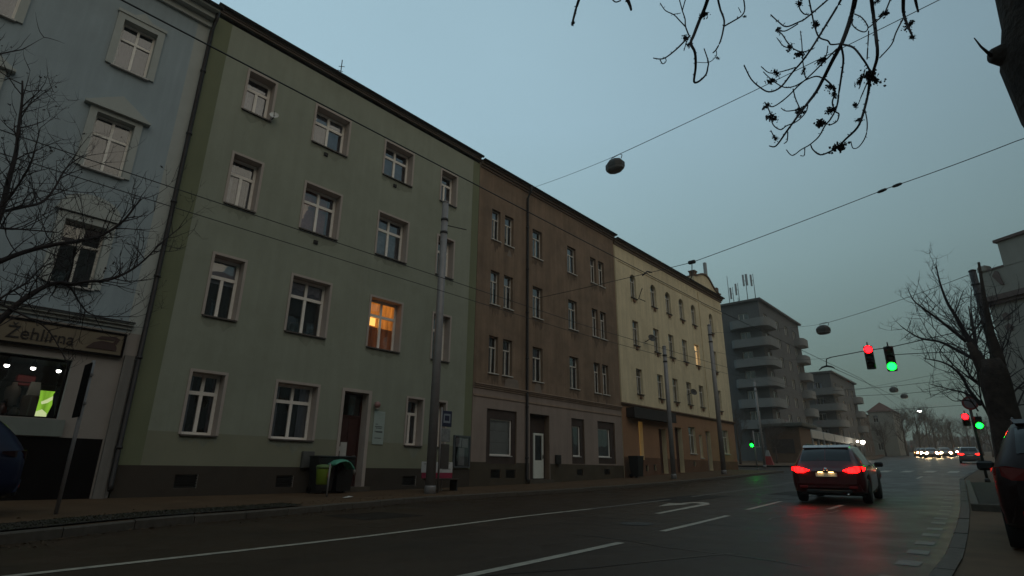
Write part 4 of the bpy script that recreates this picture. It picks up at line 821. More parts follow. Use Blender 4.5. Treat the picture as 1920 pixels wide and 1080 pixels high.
# paler repair patches on the render under the first-floor windows
M_PATCHP = mat('pale_render_repair', (0.22, 0.18, 0.15), .92, .12, 3, .2, 80)
for (a, b, c, d) in ((17.9, 18.9, 3.42, 3.8), (19.95, 20.5, 3.44, 3.82), (17.95, 18.3, 9.6, 9.85)):
    p = MB(TL); p.add([(a, .004, c), (b, .004, c), (b - .1, .004, d), (lerp(a, b, .4), .004, d + .1), (a + .07, .004, d - .05)], [(0, 1, 2, 3, 4)]); p.build('render_repair', M_PATCHP, bh)
mb_ = thing('letter_box', (-16.4, 21.6, CZ + .3), 'small dark box fixed to the wall right of the white door', 'box')
p = MB(TL); p.bevbox(21.44, 21.78, .004, .14, .28, .68, .015); p.build('case', M_VENT, mb_)
p = MB(TL); p.box(21.48, 21.74, .141, .147, .56, .60); p.build('slot', M_IRON, mb_)

# ---- yellow house
M_YEL = mat('ochre_yellow_render', (0.66, 0.56, 0.38), 0.9, 0.10, 0.7, 0.15, 120, streak=0.15, dirt=((0.42, 0.34, 0.22), 0.5, 0.5))
M_YELG = mat('tan_ground_floor_render', (0.30, 0.165, 0.095), 0.9, 0.12, 1.0, 0.15, 120)
M_YELP = mat('red_brown_plinth', (0.14, 0.07, 0.04), 0.9, 0.2, 1.5, .2, 60)
yh = thing('yellow_house', (-16.5, 36, gz(36) + .15), 'ochre yellow house with arched top windows and a curved gable at its far end', 'house')
YW = ((29.38, 30.1), (32.0, 32.75), (34.08, 34.85), (36.13, 36.9), (38.12, 38.9), (41.35, 42.05))
y_rects = []; y_arch = []
for c in YW:
    y_arch.append((c[0], c[1], 10.3, 11.85)); y_rects.append((c[0], c[1], 7.28, 8.82)); y_rects.append((c[0] + .1, c[1] + .1, 4.35, 5.85))
y_strip = (29.40, 29.86, .62, 2.75, .3); y_d1 = (31.8, 32.7, -.12, 2.5, .35); y_d2 = (33.95, 34.95, -.05, 2.7, .35); y_w = (35.95, 36.95, 1.15, 2.85, .2); y_n = (37.5, 37.95, .9, 2.4, .2); y_d3 = (38.65, 39.4, .1, 2.72, .3); y_w2 = (41.65, 42.65, 1.28, 2.95, .2)
yv = [(30.9, 31.2, .05, .38, .1), (29.95, 30.25, 0.0, .33, .1), (36.3, 36.6, .35, .65, .1)]
def ym(u, z):
    if z < 0.75: return 2
    return 1 if z < 3.55 else 0
facade_wall(yh, TL, 27.6, 44.0, -1.1, 13.6, y_arch + y_rects + [y_strip, y_d1, y_d2, y_w, y_n, y_d3, y_w2] + yv, [M_YEL, M_YELG, M_YELP], ym, cuts_z=(.75, 3.55), depth=.2, arches=y_arch)
M_YSOOT = mat('grimy_yellow_render', (0.46, 0.375, 0.245), .93, .2, 3, .2, 90, streak=.2)
for i, r in enumerate(y_arch + y_rects): sill_stain(yh, r, M_YSOOT, i + 500, .55)
lit_y = emit_mat('warm_lit_room', (1.0, .62, .26), 1.4)
for i, r in enumerate(y_arch + y_rects):
    rr = random.Random(i * 7 + 2)
    lit = (r[0] > 38 and r[0] < 38.5 and 7 < r[2] < 8)
    wn = make_window(yh, TL, *r, recess=.13, transom=.7, upper=1, lower=2, fm=M_FRAME_OLD, back=rr.choice([M_DARKROOM, M_DARKROOM, M_CURT2]), sill=M_SILL, ft=.045, sill_out=.08)
    if lit:
        a, b, c, d = r
        e = MB(TL); e.box(a + .05, b - .05, -.21, -.205, c + .05, d - .05); e.build('lit_curtain', lit_y, wn); wn['label'] = 'window lit pale yellow from inside'
    p = MB(TL); p.box(lerp(r[0], r[1], .35), lerp(r[0], r[1], .65), 0, .06, r[2] - .28, r[2] - .1); p.build('sill_bracket', M_YELP, wn)
for r in (y_w, y_n, y_w2):
    make_window(yh, TL, *r[:4], recess=.14, transom=.7, upper=1, lower=2 if r[1] - r[0] > .6 else 1, fm=M_FRAME_OLD, sill=M_SILLW, ft=.045)
for r in (y_d1, y_d2, y_d3):
    a, b, c, d, dp = r
    p = MB(TL); p.box(a, b, -dp, -dp + .05, c, d); p.box(a + .08, (a + b) / 2 - .04, -dp + .05, -dp + .07, c + .15, c + 1.0); p.box((a + b) / 2 + .04, b - .08, -dp + .05, -dp + .07, c + .15, c + 1.0)
    p.box(a + .08, (a + b) / 2 - .04, -dp + .05, -dp + .07, c + 1.15, d - .4); p.box((a + b) / 2 + .04, b - .08, -dp + .05, -dp + .07, c + 1.15, d - .4)
    p.build('door', M_DOOR if r is not y_d3 else mat('grey_door', (.20, .19, .19), .6, .1, 5), yh)
a, b, c, d, dp = y_strip
p = MB(TL); p.box(a - .02, b + .02, -.28, -.27, c - .02, d + .02); p.build('lit_stair_window', emit_mat('stair_light', (1.0, .60, .18), .75, stripes=2), yh)
p = MB(TL); p.quad((a, -.2, c), (b, -.2, c), (b, -.2, d), (a, -.2, d)); p.build('pane', M_GLASS, yh)
p = MB(TL); p.box(28.1, 33.2, .0, .5, 2.90, 3.42); p.box(28.1, 33.2, .5, .53, 2.86, 3.44); p.build('shop_fascia', mat('black_fascia', (.028, .02, .018), .6, .2, 3), yh)
for (a, b, c, d, _) in yv:
    v = MB(TL)
    for k in range(3):
        z = lerp(c, d, (k + .3) / 3); v.box(a, b, -.07, -.03, z, z + .03)
    v.box(a, b, -.095, -.09, c, d); v.build('vent_grille', M_VENT, yh)
M_YCORN = mat('yellow_house_moulding', (.15, .095, .065), .9, .1, 2)
cornice(yh, TL, 27.6, 44.05, 3.68, M_YCORN, steps=((.06, .08), (.14, .08)), gutter=False, name='string_course')
cornice(yh, TL, 27.6, 44.15, 13.62, mat('yellow_house_cornice', (.17, .12, .085), .9, .1, 2), steps=((.06, .14), (.16, .12), (.26, .08)))
p = MB(TL); p.box(27.62, 27.9, 0, .05, 3.68, 13.1); p.box(39.55, 39.85, 0, .05, 3.68, 13.1); p.box(27.9, 39.55, 0, .04, 12.3, 12.42); p.box(39.85, 44.0, 0, .04, 12.3, 12.42)
p.build('pilasters', M_YEL, yh)
pitched_roof(yh, TL, 27.6, 39.2, 13.64, over=.2)
# curved gable over the far bay
pts = [(39.1, 13.63), (39.1, 14.3), (39.6, 14.42)]
for k in range(13):
    t = k / 12; u = 39.6 + 4.0 * t
    pts.append((u, 14.42 + 0.45 * math.sin(math.pi * min(1, t * 1.25)) - 0.55 * max(0, t - .55) / .45))
pts += [(44.0, 13.9), (44.0, 13.63)]
p = MB(TL); n = len(pts)
p.add([(u, .06, z) for u, z in pts] + [(u, -.5, z) for u, z in pts], [tuple(range(n)), tuple(range(2 * n - 1, n - 1, -1))] + [(i, (i + 1) % n, n + (i + 1) % n, n + i) for i in range(n)])
p.build('gable', M_YEL, yh)
p = MB(TL)
cap = pts[1:-1]
for (u0_, z0_), (u1_, z1_) in zip(cap, cap[1:]):
    p.add([(u0_, .16, z0_ + .01), (u1_, .16, z1_ + .01), (u1_, -.55, z1_ + .01), (u0_, -.55, z0_ + .01), (u0_, .16, z0_ + .12), (u1_, .16, z1_ + .12), (u1_, -.55, z1_ + .12), (u0_, -.55, z0_ + .12)],
          [(0, 1, 2, 3), (4, 7, 6, 5), (0, 4, 5, 1), (1, 5, 6, 2), (2, 6, 7, 3), (3, 7, 4, 0)])
p.build('gable_coping', M_YCORN, yh)
p = MB(TL); p.box(39.3, 39.75, -.4, .02, 14.3, 14.75); p.box(39.25, 39.8, -.45, .07, 14.751, 14.85); p.build('gable_pier', M_YCORN, yh)
p = MB(TL); p.box(43.55, 43.9, -.4, .02, 14.0, 14.5); p.build('gable_pier', M_YCORN, yh)
ch = thing('roof_antenna', (-17, 43, CZ + 14.2), 'upright panel antenna on the gable end of the yellow house', 'antenna')
p = MB(); b = Vector((-16.9, 42.6, CZ + 14.4)); p.tube([b, b + Vector((0, 0, 1.9))], .03, 6); p.build('mast', M_PIPE, ch); p = MB(); p.bevbox(b.x - .12, b.x + .12, b.y - .12, b.y + .12, b.z + 1.0, b.z + 2.1, .03); p.build('panel', mat('antenna_grey', (.3, .32, .34), .5, .1, 5), ch)
def mesh_dish(u, z, r, label):
    t = thing('satellite_dish', TL(u, .1, z - .1), label, 'satellite dish', 'dishes on the yellow house')
    p = MB(); c = Vector(TL(u, .45, z)); ax = Vector((0.75, -0.55, .35)).normalized(); q = ax.to_track_quat('Z', 'Y'); vs = []; seg = 18
    prof = [(0.02, 0.0), (r * .45, r * .05), (r * .75, r * .14), (r, r * .26)]
    for rr_, h in prof:
        for k in range(seg):
            a = 2 * math.pi * k / seg; vs.append(tuple(c + q @ Vector((rr_ * math.cos(a), rr_ * math.sin(a), h))))
    p.add(vs, [(i * seg + k, i * seg + (k + 1) % seg, (i + 1) * seg + (k + 1) % seg, (i + 1) * seg + k) for i in range(3) for k in range(seg)] + [tuple(range(seg))], smooth=True)
    p.build('dish', mat('dish_grey', (.05, .045, .04), .5, .05, 5), t)
    p = MB(); p.tube([TL(u, 0, z - .15), TL(u, .4, z)], .025, 6); p.tube([c, c + ax * r * 1.1], .012, 5); p.build('arm', M_PIPE, t)
mesh_dish(30.85, 7.85, .25, 'grey satellite dish beside a second-floor window at the near end of the yellow house')
mesh_dish(36.25, 5.1, .23, 'grey satellite dish low on the yellow house beside a first-floor window')

# ---- pale blue house with the shop
M_BLUE = mat('grey_blue_render', (0.325, 0.385, 0.42), 0.9, 0.07, 0.7, 0.12, 160, streak=.10, dirt=((0.24, 0.28, 0.30), 0.4, 0.4))
M_BLTRIM = mat('pale_grey_stucco_trim', (0.40, 0.42, 0.40), 0.9, 0.06, 3, .1, 90)
M_SHOPW = mat('whitish_shop_tiles', (0.30, 0.265, 0.24), .7, .06, 3)
M_BLACK = mat('black_stall_riser', (.008, .006, .006), .9, .3, 3, spec=.08)
lh = thing('blue_house', (-16.5, -2, .15), 'grey-blue house with stucco window pediments and a lit shop below', 'house')
lw = []
for uc in (2.36, -.52, -3.4, -6.3):
    lw += [(uc - .42, uc + .40, 10.35, 11.87), (uc - .44, uc + .42, 7.22, 8.82), (uc - .46, uc + .40, 4.12, 5.74)]
l_shop = (-1.6, 2.76, .99, 2.35, .25); l_shop2 = (-8.5, -2.4, .99, 2.35, .25)
def lm(u, z):
    if z < .58 and u < 3.72: return 2
    if z < 3.2: return 3
    return 1 if u > 3.68 else 0
facade_wall(lh, TL, -14.0, 4.08, -1.1, 13.3, lw + [l_shop, l_shop2], [M_BLUE, M_BLTRIM, M_BLACK, M_SHOPW], lm, cuts_u=(3.68, 3.72), cuts_z=(.58, 3.2), depth=.26, reveal_mi=1)
for i, r in enumerate(lw):
    row = i % 3
    rr = random.Random(i + 40)
    wn = make_window(lh, TL, *r, recess=.16, transom=.66, upper=2, lower=2, back=(M_CURT2, M_CURT2, M_DARKROOM)[row], sill=M_SILLW, surround=M_BLTRIM, sw=.17, sp=.06, sill_out=.1, fm=M_FRAME if row != 2 else M_FRAME_OLD)
    a, b, c, d = r; m_ = (a + b) / 2
    p = MB(TL)
    if row == 1:
        p.add([(a - .3, .005, d + .2), (b + .3, .005, d + .2), (m_, .005, d + .68), (a - .3, .13, d + .2), (b + .3, .13, d + .2), (m_, .13, d + .68)], [(0, 1, 2), (3, 5, 4), (0, 3, 4, 1), (1, 4, 5, 2), (2, 5, 3, 0)])
        p.build('pediment', M_BLTRIM, wn)
        p = MB(TL); p.box(a - .32, b + .32, .004, .17, d + .13, d + .195); p.build('pediment_ledge', M_BLTRIM, wn)
    elif row == 2:
        n = 12; q = [(a - .26, d + .2)] + [(m_ + (b - a + .42) / 2 * -math.cos(math.pi * k / n), d + .3 + .45 * math.sin(math.pi * k / n)) for k in range(n + 1)] + [(b + .26, d + .2)]
        k_ = len(q)
        p.add([(u, .005, z) for u, z in q] + [(u, .12, z) for u, z in q], [tuple(range(k_)), tuple(range(2 * k_ - 1, k_ - 1, -1))] + [(i2, (i2 + 1) % k_, k_ + (i2 + 1) % k_, k_ + i2) for i2 in range(k_)])
        p.build('pediment', M_BLTRIM, wn)
    else:
        p.box(a - .2, b + .2, .004, .09, d + .17, d + .26); p.add([(m_ - .22, .005, d + .26), (m_ + .22, .005, d + .26), (m_, .005, d + .46), (m_ - .22, .08, d + .26), (m_ + .22, .08, d + .26), (m_, .08, d + .46)], [(0, 1, 2), (3, 5, 4), (0, 3, 4, 1), (1, 4, 5, 2), (2, 5, 3, 0)])
        p.build('crest', M_BLTRIM, wn)
        p = MB(TL); p.lathe(TL(m_ + .15, .0, c - .28), [(.09, 0), (.09, .05), (.06, .055)], 12, 'x'); p.build('wall_vent', M_VENT, lh)
downpipe(lh, TL, 4.06, .1, -.6, 13.5, .06)
p = MB(TL); p.box(3.76, 3.97, .0, .10, -1.0, 2.62); p.build('shop_pilaster', mat('grey_pilaster', (.20, .185, .17), .85, .1, 3, .1, 80, streak=.15), lh)
cornice(lh, TL, -14, 3.80, 3.42, M_BLTRIM, steps=((.06, .08), (.14, .06)), gutter=False, name='shop_cornice')
p = MB(TL); p.box(-14, 3.80, .145, .20, 3.42, 3.45); p.build('cornice_flashing', M_PIPE, lh)
cornice(lh, TL, -14, 4.06, 13.52, M_BLTRIM, steps=((.1, .2), (.3, .18), (.5, .1)))
pitched_roof(lh, TL, -14, 4.06, 13.55, over=.4)
# shop sign
sg = thing('shop_sign', (-16.35, 1.2, CZ + 2.6), 'long cream shop sign board with dark lettering above the lit shop window', 'sign')
M_CREAM = mat('cream_sign_board', (.17, .135, .09), .6, .08, 3)
p = MB(TL); p.box(-2.6, 3.70, .004, .09, 2.56, 3.12); p.build('board', M_CREAM, sg)
p = MB(TL); p.box(-2.6, 3.70, .09, .11, 2.54, 2.59); p.box(-2.6, 3.70, .09, .11, 3.09, 3.14); p.box(3.65, 3.70, .09, .112, 2.59, 3.09); p.build('edge_trim', M_BLACK, sg)
M_LET = mat('dark_sign_letters', (.018, .012, .010), .5, .1, 5)
MT = Matrix(((0, 0, 1, -16.5 + .095), (1, 0, 0, 2.06), (0, 1, 0, CZ + 2.80), (0, 0, 0, 1)))
text_obj('lettering', '\u017dehl\u00edrna', .40, M_LET, sg, MT @ Matrix.Diagonal((.92, 1.0, 1, 1)), .012)
p = MB(TL)      # flat-iron emblem
def uz_poly(mb, poly, w0, w1):
    n = len(poly)
    mb.add([(u, w0, z) for u, z in poly] + [(u, w1, z) for u, z in poly], [tuple(range(n - 1, -1, -1)), tuple(range(n, 2 * n))] + [(i, (i + 1) % n, n + (i + 1) % n, n + i) for i in range(n)])
uz_poly(p, [(2.92, 2.68), (3.54, 2.68), (3.54, 2.77), (3.47, 2.87), (3.2, 2.89), (3.04, 2.82)], .092, .105)
uz_poly(p, [(3.08, 2.92), (3.44, 2.93), (3.54, 2.99), (3.48, 3.03), (3.18, 3.0)], .092, .105)
uz_poly(p, [(3.44, 2.87), (3.52, 2.84), (3.58, 2.98), (3.5, 3.0)], .092, .104)
p.build('emblem', mat('emblem_brown', (.05, .025, .02), .6, .1, 5), sg)
# the shop window and what stands in it
p = MB(TL)
for (a, b) in ((-1.6, 2.76),):
    p.box(a, a + .05, -.22, -.15, .99, 2.35); p.box(b - .05, b, -.22, -.15, .99, 2.35); p.box(a + .05, b - .05, -.22, -.153, .99, 1.03); p.box(a + .05, b - .05, -.22, -.153, 2.30, 2.35); p.box(.58, .63, -.22, -.153, 1.03, 2.30)
sw_ = p.build('shop_window', M_BLACK, lh)
for (a, b) in ((-1.55, .58), (.63, 2.71)):
    p = MB(TL); p.quad((a, -.19, 1.03), (b, -.19, 1.03), (b, -.19, 2.30), (a, -.19, 2.30)); p.build('pane', M_GLASS, sw_)
p = MB(TL); p.box(-1.7, 2.9, -1.9, -.26, .80, .985); p.build('display_floor', mat('display_floor', (.08, .05, .04), .6, .2, 3), lh)
p = MB(TL); p.box(-1.7, 2.95, -1.95, -1.9, .80, 2.7); p.box(2.9, 2.95, -1.9, -.26, .8, 2.7); p.build('display_back', mat('display_back', (.045, .026, .02), .8, .2, 2), lh)
p = MB(TL); p.box(-1.7, 2.95, -1.95, -.26, 2.40, 2.45); p.build('display_ceiling', mat('display_ceiling', (.12, .11, .10), .8, .1, 2), lh)
p = MB(TL); p.box(-1.6, 2.9, .0, .08, .60, .97); p.build('sill_panel', mat('grey_green_panel', (.20, .22, .20), .6, .1, 3), lh)
for k, (u, e, lab) in enumerate(((1.67, 14, 'bright white spotlight at the left of the shop window'), (2.14, 8, 'smaller white spotlight in the middle of the shop window'), (2.62, 20, 'brightest white spotlight at the right of the shop window'))):
    t = thing('shop_spotlight', TL(u, -.5, 2.2), lab, 'spotlight', 'spotlights in the shop window')
    p = MB(); c = TL(u, -.45, 2.14); p.lathe(c, [(.03, .14), (.05, .10), (.055, 0.0)], 12); p.tube([TL(u, -.45, 2.26), TL(u, -.45, 2.42)], .01, 5); p.build('housing', M_BLACK, t)
    p = MB(); p.lathe((c[0], c[1], c[2] - .02), [(.045, .02), (.05, .0), (.035, -.03), (.01, -.04)], 12); p.build('lens', emit_mat('spot_lens', (1, .95, .86), 11), t)
def shop_thing(name, label, cat, parts):
    u0_, w0_, z0_ = parts[0][2]
    t = thing(name, TL(u0_, w0_, z0_), label, cat)
    for (nm, mb2, _, m2) in parts: mb2.build(nm, m2, t)
p1 = MB(TL); p1.box(2.40, 2.76, -.75, -.70, 1.06, 1.66); p2 = MB(TL); p2.box(2.34, 2.38, -.77, -.69, 1.0, 1.72); p2.box(2.78, 2.82, -.77, -.69, 1.0, 1.72)
p3 = MB(TL); uz_poly(p3, [(2.34, 1.03), (2.64, 1.03), (2.62, 1.14), (2.52, 1.22), (2.42, 1.16)], -.69, -.58); uz_poly(p3, [(2.50, 1.34), (2.60, 1.38), (2.74, 1.52), (2.70, 1.57), (2.57, 1.46), (2.48, 1.40)], -.69, -.66)
shop_thing('display_light_box', 'glowing lime green light box with pale shapes in the shop window', 'light box',
           [('panel', p1, (2.55, -.72, 1.0), emit_mat('lime_light', (.40, .80, .06), .6, stripes=7)), ('frame', p2, None, M_BLACK), ('cut_out_shapes', p3, None, emit_mat('pale_lit_shape', (.85, .95, .45), .8))])
p1 = MB(TL); p1.bevbox(2.10, 2.40, -.68, -.45, 1.0, 1.50, .01); p2 = MB(TL); p2.box(2.24, 2.27, -.449, -.446, 1.0, 1.50)
shop_thing('cardboard_box', 'brown cardboard box left of the lime green light box in the shop', 'box', [('carton', p1, (2.25, -.57, 1.0), mat('cardboard', (.12, .08, .055), .9, .15, 6)), ('tape', p2, None, M_CREAM)])
p1 = MB(TL); p1.add([(2.16, -.66, 1.51), (2.40, -.66, 1.51), (2.40, -.48, 1.51), (2.16, -.48, 1.51), (2.19, -.64, 1.82), (2.36, -.64, 1.82), (2.36, -.5, 1.82), (2.19, -.5, 1.82)], [(0, 1, 5, 4), (1, 2, 6, 5), (2, 3, 7, 6), (3, 0, 4, 7), (4, 5, 6, 7), (0, 3, 2, 1)])
p2 = MB(TL); p2.box(2.26, 2.29, -.58, -.55, 1.82, 1.86)
shop_thing('table_lamp_shade', 'white tapered lamp shade standing on the cardboard box in the shop', 'lamp shade', [('shade', p1, (2.28, -.57, 1.51), mat('white_shade', (.36, .33, .28), .8, .06, 5)), ('finial', p2, None, M_BLACK)])
p1 = MB(TL); p1.bevbox(1.95, 2.3, -1.2, -.9, 1.75, 2.0, .02); p2 = MB(TL); p2.box(2.10, 2.14, -1.1, -1.0, 1.0, 1.75); p2.box(1.98, 2.28, -1.15, -.95, .99, 1.02)
shop_thing('red_display_stand', 'dark red display stand in the middle of the shop window', 'stand', [('head', p1, (2.12, -1.05, 1.0), mat('deep_red', (.22, .02, .015), .6, .1, 5)), ('post', p2, None, M_BLACK)])
# dark garments and a rail hanging in front of the light box
p1 = MB(TL); uz_poly(p1, [(2.62, 1.02), (2.80, 1.02), (2.78, 1.35), (2.83, 1.60), (2.72, 1.74), (2.66, 1.58), (2.69, 1.34)], -.62, -.55); p2 = MB(); p2.tube([TL(1.7, -.58, 1.80), TL(2.74, -.58, 1.80)], .012, 6)
shop_thing('garment_rail', 'thin rail with a dark garment hanging beside the lime green light box', 'clothes rail', [('garment', p1, (2.72, -.58, 1.02), mat('dark_cloth', (.02, .022, .03), .95, .2, 9)), ('rail', p2, None, M_BLACK)])
for k, (u, w, h_, c_) in enumerate(((1.62, -.9, .5, (.05, .03, .02)), (1.80, -.5, .3, (.10, .03, .02)), (2.02, -.42, .22, (.06, .05, .03)))):
    p1 = MB(); p1.lathe(TL(u, w, 1.0), [(.07, 0), (.10, h_ * .3), (.08, h_ * .7), (.03, h_ * .85), (.045, h_)], 12); p2 = MB(); p2.lathe(TL(u, w, 1.0 + h_), [(.05, 0), (.05, .03), (.01, .05)], 12)
    shop_thing('display_jar', ('tall dark jar at the left of the shop display', 'dull red jar standing at the front of the shop display', 'small olive jar at the front of the shop display')[k], 'jar', [('jar_body', p1, (u, w, 1.0), mat('jar_%d' % k, c_, .4, .2, 6)), ('stopper', p2, None, M_BLACK)])
# pale figure-like torso dress form
p1 = MB(); p1.lathe(TL(1.93, -.7, 1.25), [(.02, -.02), (.14, .0), (.12, .16), (.15, .3), (.13, .42), (.05, .48), (.045, .54), (.0, .55)], 14)
p2 = MB(); p2.tube([TL(1.93, -.7, 1.0), TL(1.93, -.7, 1.25)], .015, 6); p2.lathe(TL(1.93, -.7, .985), [(.12, 0), (.12, .02), (.02, .04)], 12)
shop_thing('dress_form', 'beige dress form standing at the left of the shop display', 'dress form', [('torso', p1, (1.93, -.7, 1.0), mat('linen', (.13, .10, .075), .9, .1, 6)), ('stand', p2, None, M_BLACK)])

# ---- the far blocks beyond the side street
M_CONC = mat('grey_render_block', (0.105, 0.106, 0.110), .9, .1, .5, .1, 60, streak=.12)
M_CONC2 = mat('pale_balcony_concrete', (0.175, 0.182, 0.185), .85, .08, 1, .1, 60)
M_CONCD = mat('dark_block_render', (0.09, 0.086, 0.085), .9, .1, .5)
def block(name, label, xc, y0, y1, ztop, depth, storeys, sh, zb, bal_side=True):
    """flat-roofed block: street face at x = xc looking +X, end wall at y = y0 looking -Y; curved balconies"""
    t = thing(name, (xc, y0, zb), label, 'apartment block')
    def Ts(u, w, z): return (xc + w, u, z)
    def Te(u, w, z): return (xc - u, y0 - w, z)
    ops = []; eops = []
    for k in range(storeys):
        z = ztop - 1.0 - (k + 1) * sh + .75
        L = y1 - y0
        for f in (.08, .36, .58, .80):
            ops.append((y0 + L * f, y0 + L * f + 1.5, z, z + 1.45))
        eops.append((1.6, 3.0, z - .5, z + 1.45)); eops.append((6.5, 7.8, z, z + 1.35))
    facade_wall(t, Ts, y0, y1, zb - 1, ztop, ops, [M_CONC], lambda u, z: 0, depth=.2, back=depth, closed=False, name='street_wall')
    facade_wall(t, Te, 0, depth, zb - 1, ztop, eops, [M_CONC], lambda u, z: 0, depth=.2, back=y1 - y0, closed=False, name='end_wall')
    p = MB(); p.box(xc - depth, xc - .02, y0 + .02, y1, ztop - .02, ztop); p.quad((xc - depth, y0, zb - 1), (xc - depth, y1, zb - 1), (xc - depth, y1, ztop), (xc - depth, y0, ztop)); p.quad((xc - depth, y1, zb - 1), (xc, y1, zb - 1), (xc, y1, ztop), (xc - depth, y1, ztop))
    p.build('flat_roof', M_CONCD, t)
    p = MB(); p.box(xc - depth - .3, xc + .45, y0 - .45, y1 + .3, ztop + .002, ztop + .28); p.build('roof_edge', M_CONCD, t)
    for o in ops: make_window(t, Ts, *o[:4], recess=.12, upper=0, lower=2, fm=M_FRAME_OLD, back=M_DARKROOM, ft=.07)
    for o in eops: make_window(t, Te, *o[:4], recess=.12, upper=0, lower=2, fm=M_FRAME_OLD, back=M_DARKROOM, ft=.07)
    def balcony(pts, z, h=.95):
        p = MB(); n = len(pts)
        p.prism(pts, z - .22, z, 'xy'); o = p.build('balcony_slab', M_CONC2, t)
        q = MB(); q.add([(x, y, z + .002) for x, y in pts] + [(x, y, z + h) for x, y in pts], [(i, i + 1, n + i + 1, n + i) for i in range(n - 1)], smooth=True)
        cx = sum(a for a, _ in pts) / n; cy = sum(b for _, b in pts) / n
        inn = [(lerp(a, cx, .05), lerp(b, cy, .05)) for a, b in pts]
        q.add([(x, y, z + .002) for x, y in inn] + [(x, y, z + h) for x, y in inn] + [(x, y, z + h) for x, y in pts], [(i, i + 1, n + i + 1, n + i) for i in range(n - 1)] + [(n + i, n + i + 1, 2 * n + i + 1, 2 * n + i) for i in range(n - 1)], smooth=False)
        q.build('parapet', M_CONC2, o)
    for k in range(storeys - 1):
        z = ztop - 1.0 - (k + 1) * sh
        # wrapping the near corner with rounded ends
        a, b, c = 4.2, 1.5, 3.0
        pts = [(xc - a, y0 - .02)]
        for i in range(7):
            th = math.pi * i / 12; pts.append((xc - a + .9 - .9 * math.cos(th), y0 - b + .9 - .9 * math.sin(th)) if False else (xc - a + .9 * (1 - math.cos(th)), y0 - .02 - (b) * math.sin(th)))
        pts += [(xc + .2, y0 - b)]
        for i in range(1, 7):
            th = math.pi / 2 * i / 6; pts.append((xc + .2 + 1.1 * math.sin(th), y0 - b + 1.1 * (1 - math.cos(th))))
        pts += [(xc + 1.3, y0 + c - .5), (xc + 1.1, y0 + c - .15), (xc + .6, y0 + c), (xc + .01, y0 + c)]
        balcony(pts, z)
        e = y1 - 3.6
        pts = [(xc + .01, e)] + [(xc + .01 + 1.3 * math.sin(math.pi / 2 * i / 5), e + .8 * (1 - math.cos(math.pi / 2 * i / 5))) for i in range(1, 6)] + [(xc + 1.31, y1 - .8)] + [(xc + .01 + 1.3 * math.cos(math.pi / 2 * i / 5), y1 - .8 + .8 * math.sin(math.pi / 2 * i / 5)) for i in range(1, 6)]
        balcony(pts, z)
    return t
blk1 = block('apartment_block', 'tall grey apartment block with rounded balconies behind the yellow house, masts on its roof', -24.6, 80.0, 99.0, 24.4, 14.0, 7, 2.78, gz(80))
blk2 = block('apartment_block', 'lower grey apartment block with rounded balconies further down the street', -23.8, 112.0, 131.0, 18.2, 14.0, 4, 2.78, gz(112))
an = thing('roof_mast_antennas', (-27, 79.5, 24.6), 'cluster of phone masts with panel antennas on the tall grey block', 'antennas')
for i, (x, y, h, pan) in enumerate(((-29.3, 82, 5.2, 0), (-28.6, 81.8, 3.2, 1), (-27.7, 81.6, 3.6, 1), (-26.6, 82, 4.9, 2), (-25.6, 82.4, 4.8, 1), (-28.2, 82.5, 1.6, 0))):
    p = MB(); p.tube([(x, y, 24.5), (x + .03, y, 24.5 + h)], [.06, .035], 6); p.build('mast', M_PIPE, an)
    for k in range(pan):
        q = MB(); dx = -.25 + .5 * k; q.bevbox(x + dx - .13, x + dx + .13, y - .25, y - .10, 24.5 + h - 1.9, 24.5 + h - .1, .03); q.box(x + min(dx, 0), x + max(dx, 0) + .01, y - .1, y - .02, 24.5 + h - 1.1, 24.5 + h - 1.04); q.build('panel_antenna', MATS['antenna_grey'], an)

# low white-fronted shop in front of the blocks
ws = thing('low_shop_building', (-19.2, 88, gz(88)), 'low shop building with a long white fascia and columns before the grey blocks', 'shop')
zt_ = CZ + 5.0
M_WHITE = mat('dirty_white_fascia', (.36, .36, .345), .6, .08, 2)
n = 5
for k in range(n):
    a, b = 75 + k * 5.4, 75 + (k + 1) * 5.4 - .35
    p = MB(); p.bevbox(-19.3, -18.9, a, b, zt_ - 1.0, zt_, .04); p.build('fascia_panel', M_WHITE, ws)
for k in range(11):
    y = 75.2 + k * 2.6; p = MB(); p.bevbox(-19.2, -18.95, y, y + .3, gz(y) - .2, zt_ - 1.002, .03); p.build('column', M_CONC2, ws)
p = MB(); p.box(-24.5, -19.31, 75, 102, zt_ - .9, zt_ - .7); p.box(-24.5, -24.3, 75, 102, gz(75) - 1, zt_ - .9); p.box(-24.3, -21.2, 75.0, 75.2, gz(75) - 1, zt_ - .9); p.build('roof_and_back', M_CONCD, ws)
p = MB(); p.box(-21.2, -21.1, 75.2, 102, gz(75) - 1, zt_ - .9); p.build('shop_glazing', mat('dim_shop_glazing', (.12, .085, .08), .25, .3, .7), ws)
kb = thing('kiosk', (-20, 70, gz(70)), 'small brown kiosk with a flat dark overhanging roof near the crossing', 'kiosk')
z0 = gz(70)
p = MB(); p.bevbox(-22.2, -18.5, 68.5, 73.0, z0 - .2, z0 + 3.9, .05); p.build('body', mat('kiosk_brown', (.10, .055, .03), .7, .2, 2), kb)
p = MB(); p.bevbox(-22.7, -17.9, 67.8, 73.6, z0 + 3.9, z0 + 4.35, .08); p.build('roof', mat('kiosk_roof', (.07, .07, .06), .7, .2, 2), kb)
p = MB(); p.box(-21.6, -19.2, 68.44, 68.49, z0 + 1.1, z0 + 2.6); p.build('hatch', mat('kiosk_hatch', (.04, .025, .02), .4, .2, 2), kb)
bl = thing('warning_barrier', (-18.8, 58, gz(58)), 'red and white plastic road barrier on the far left pavement', 'barrier')
z0 = gz(58) + .13
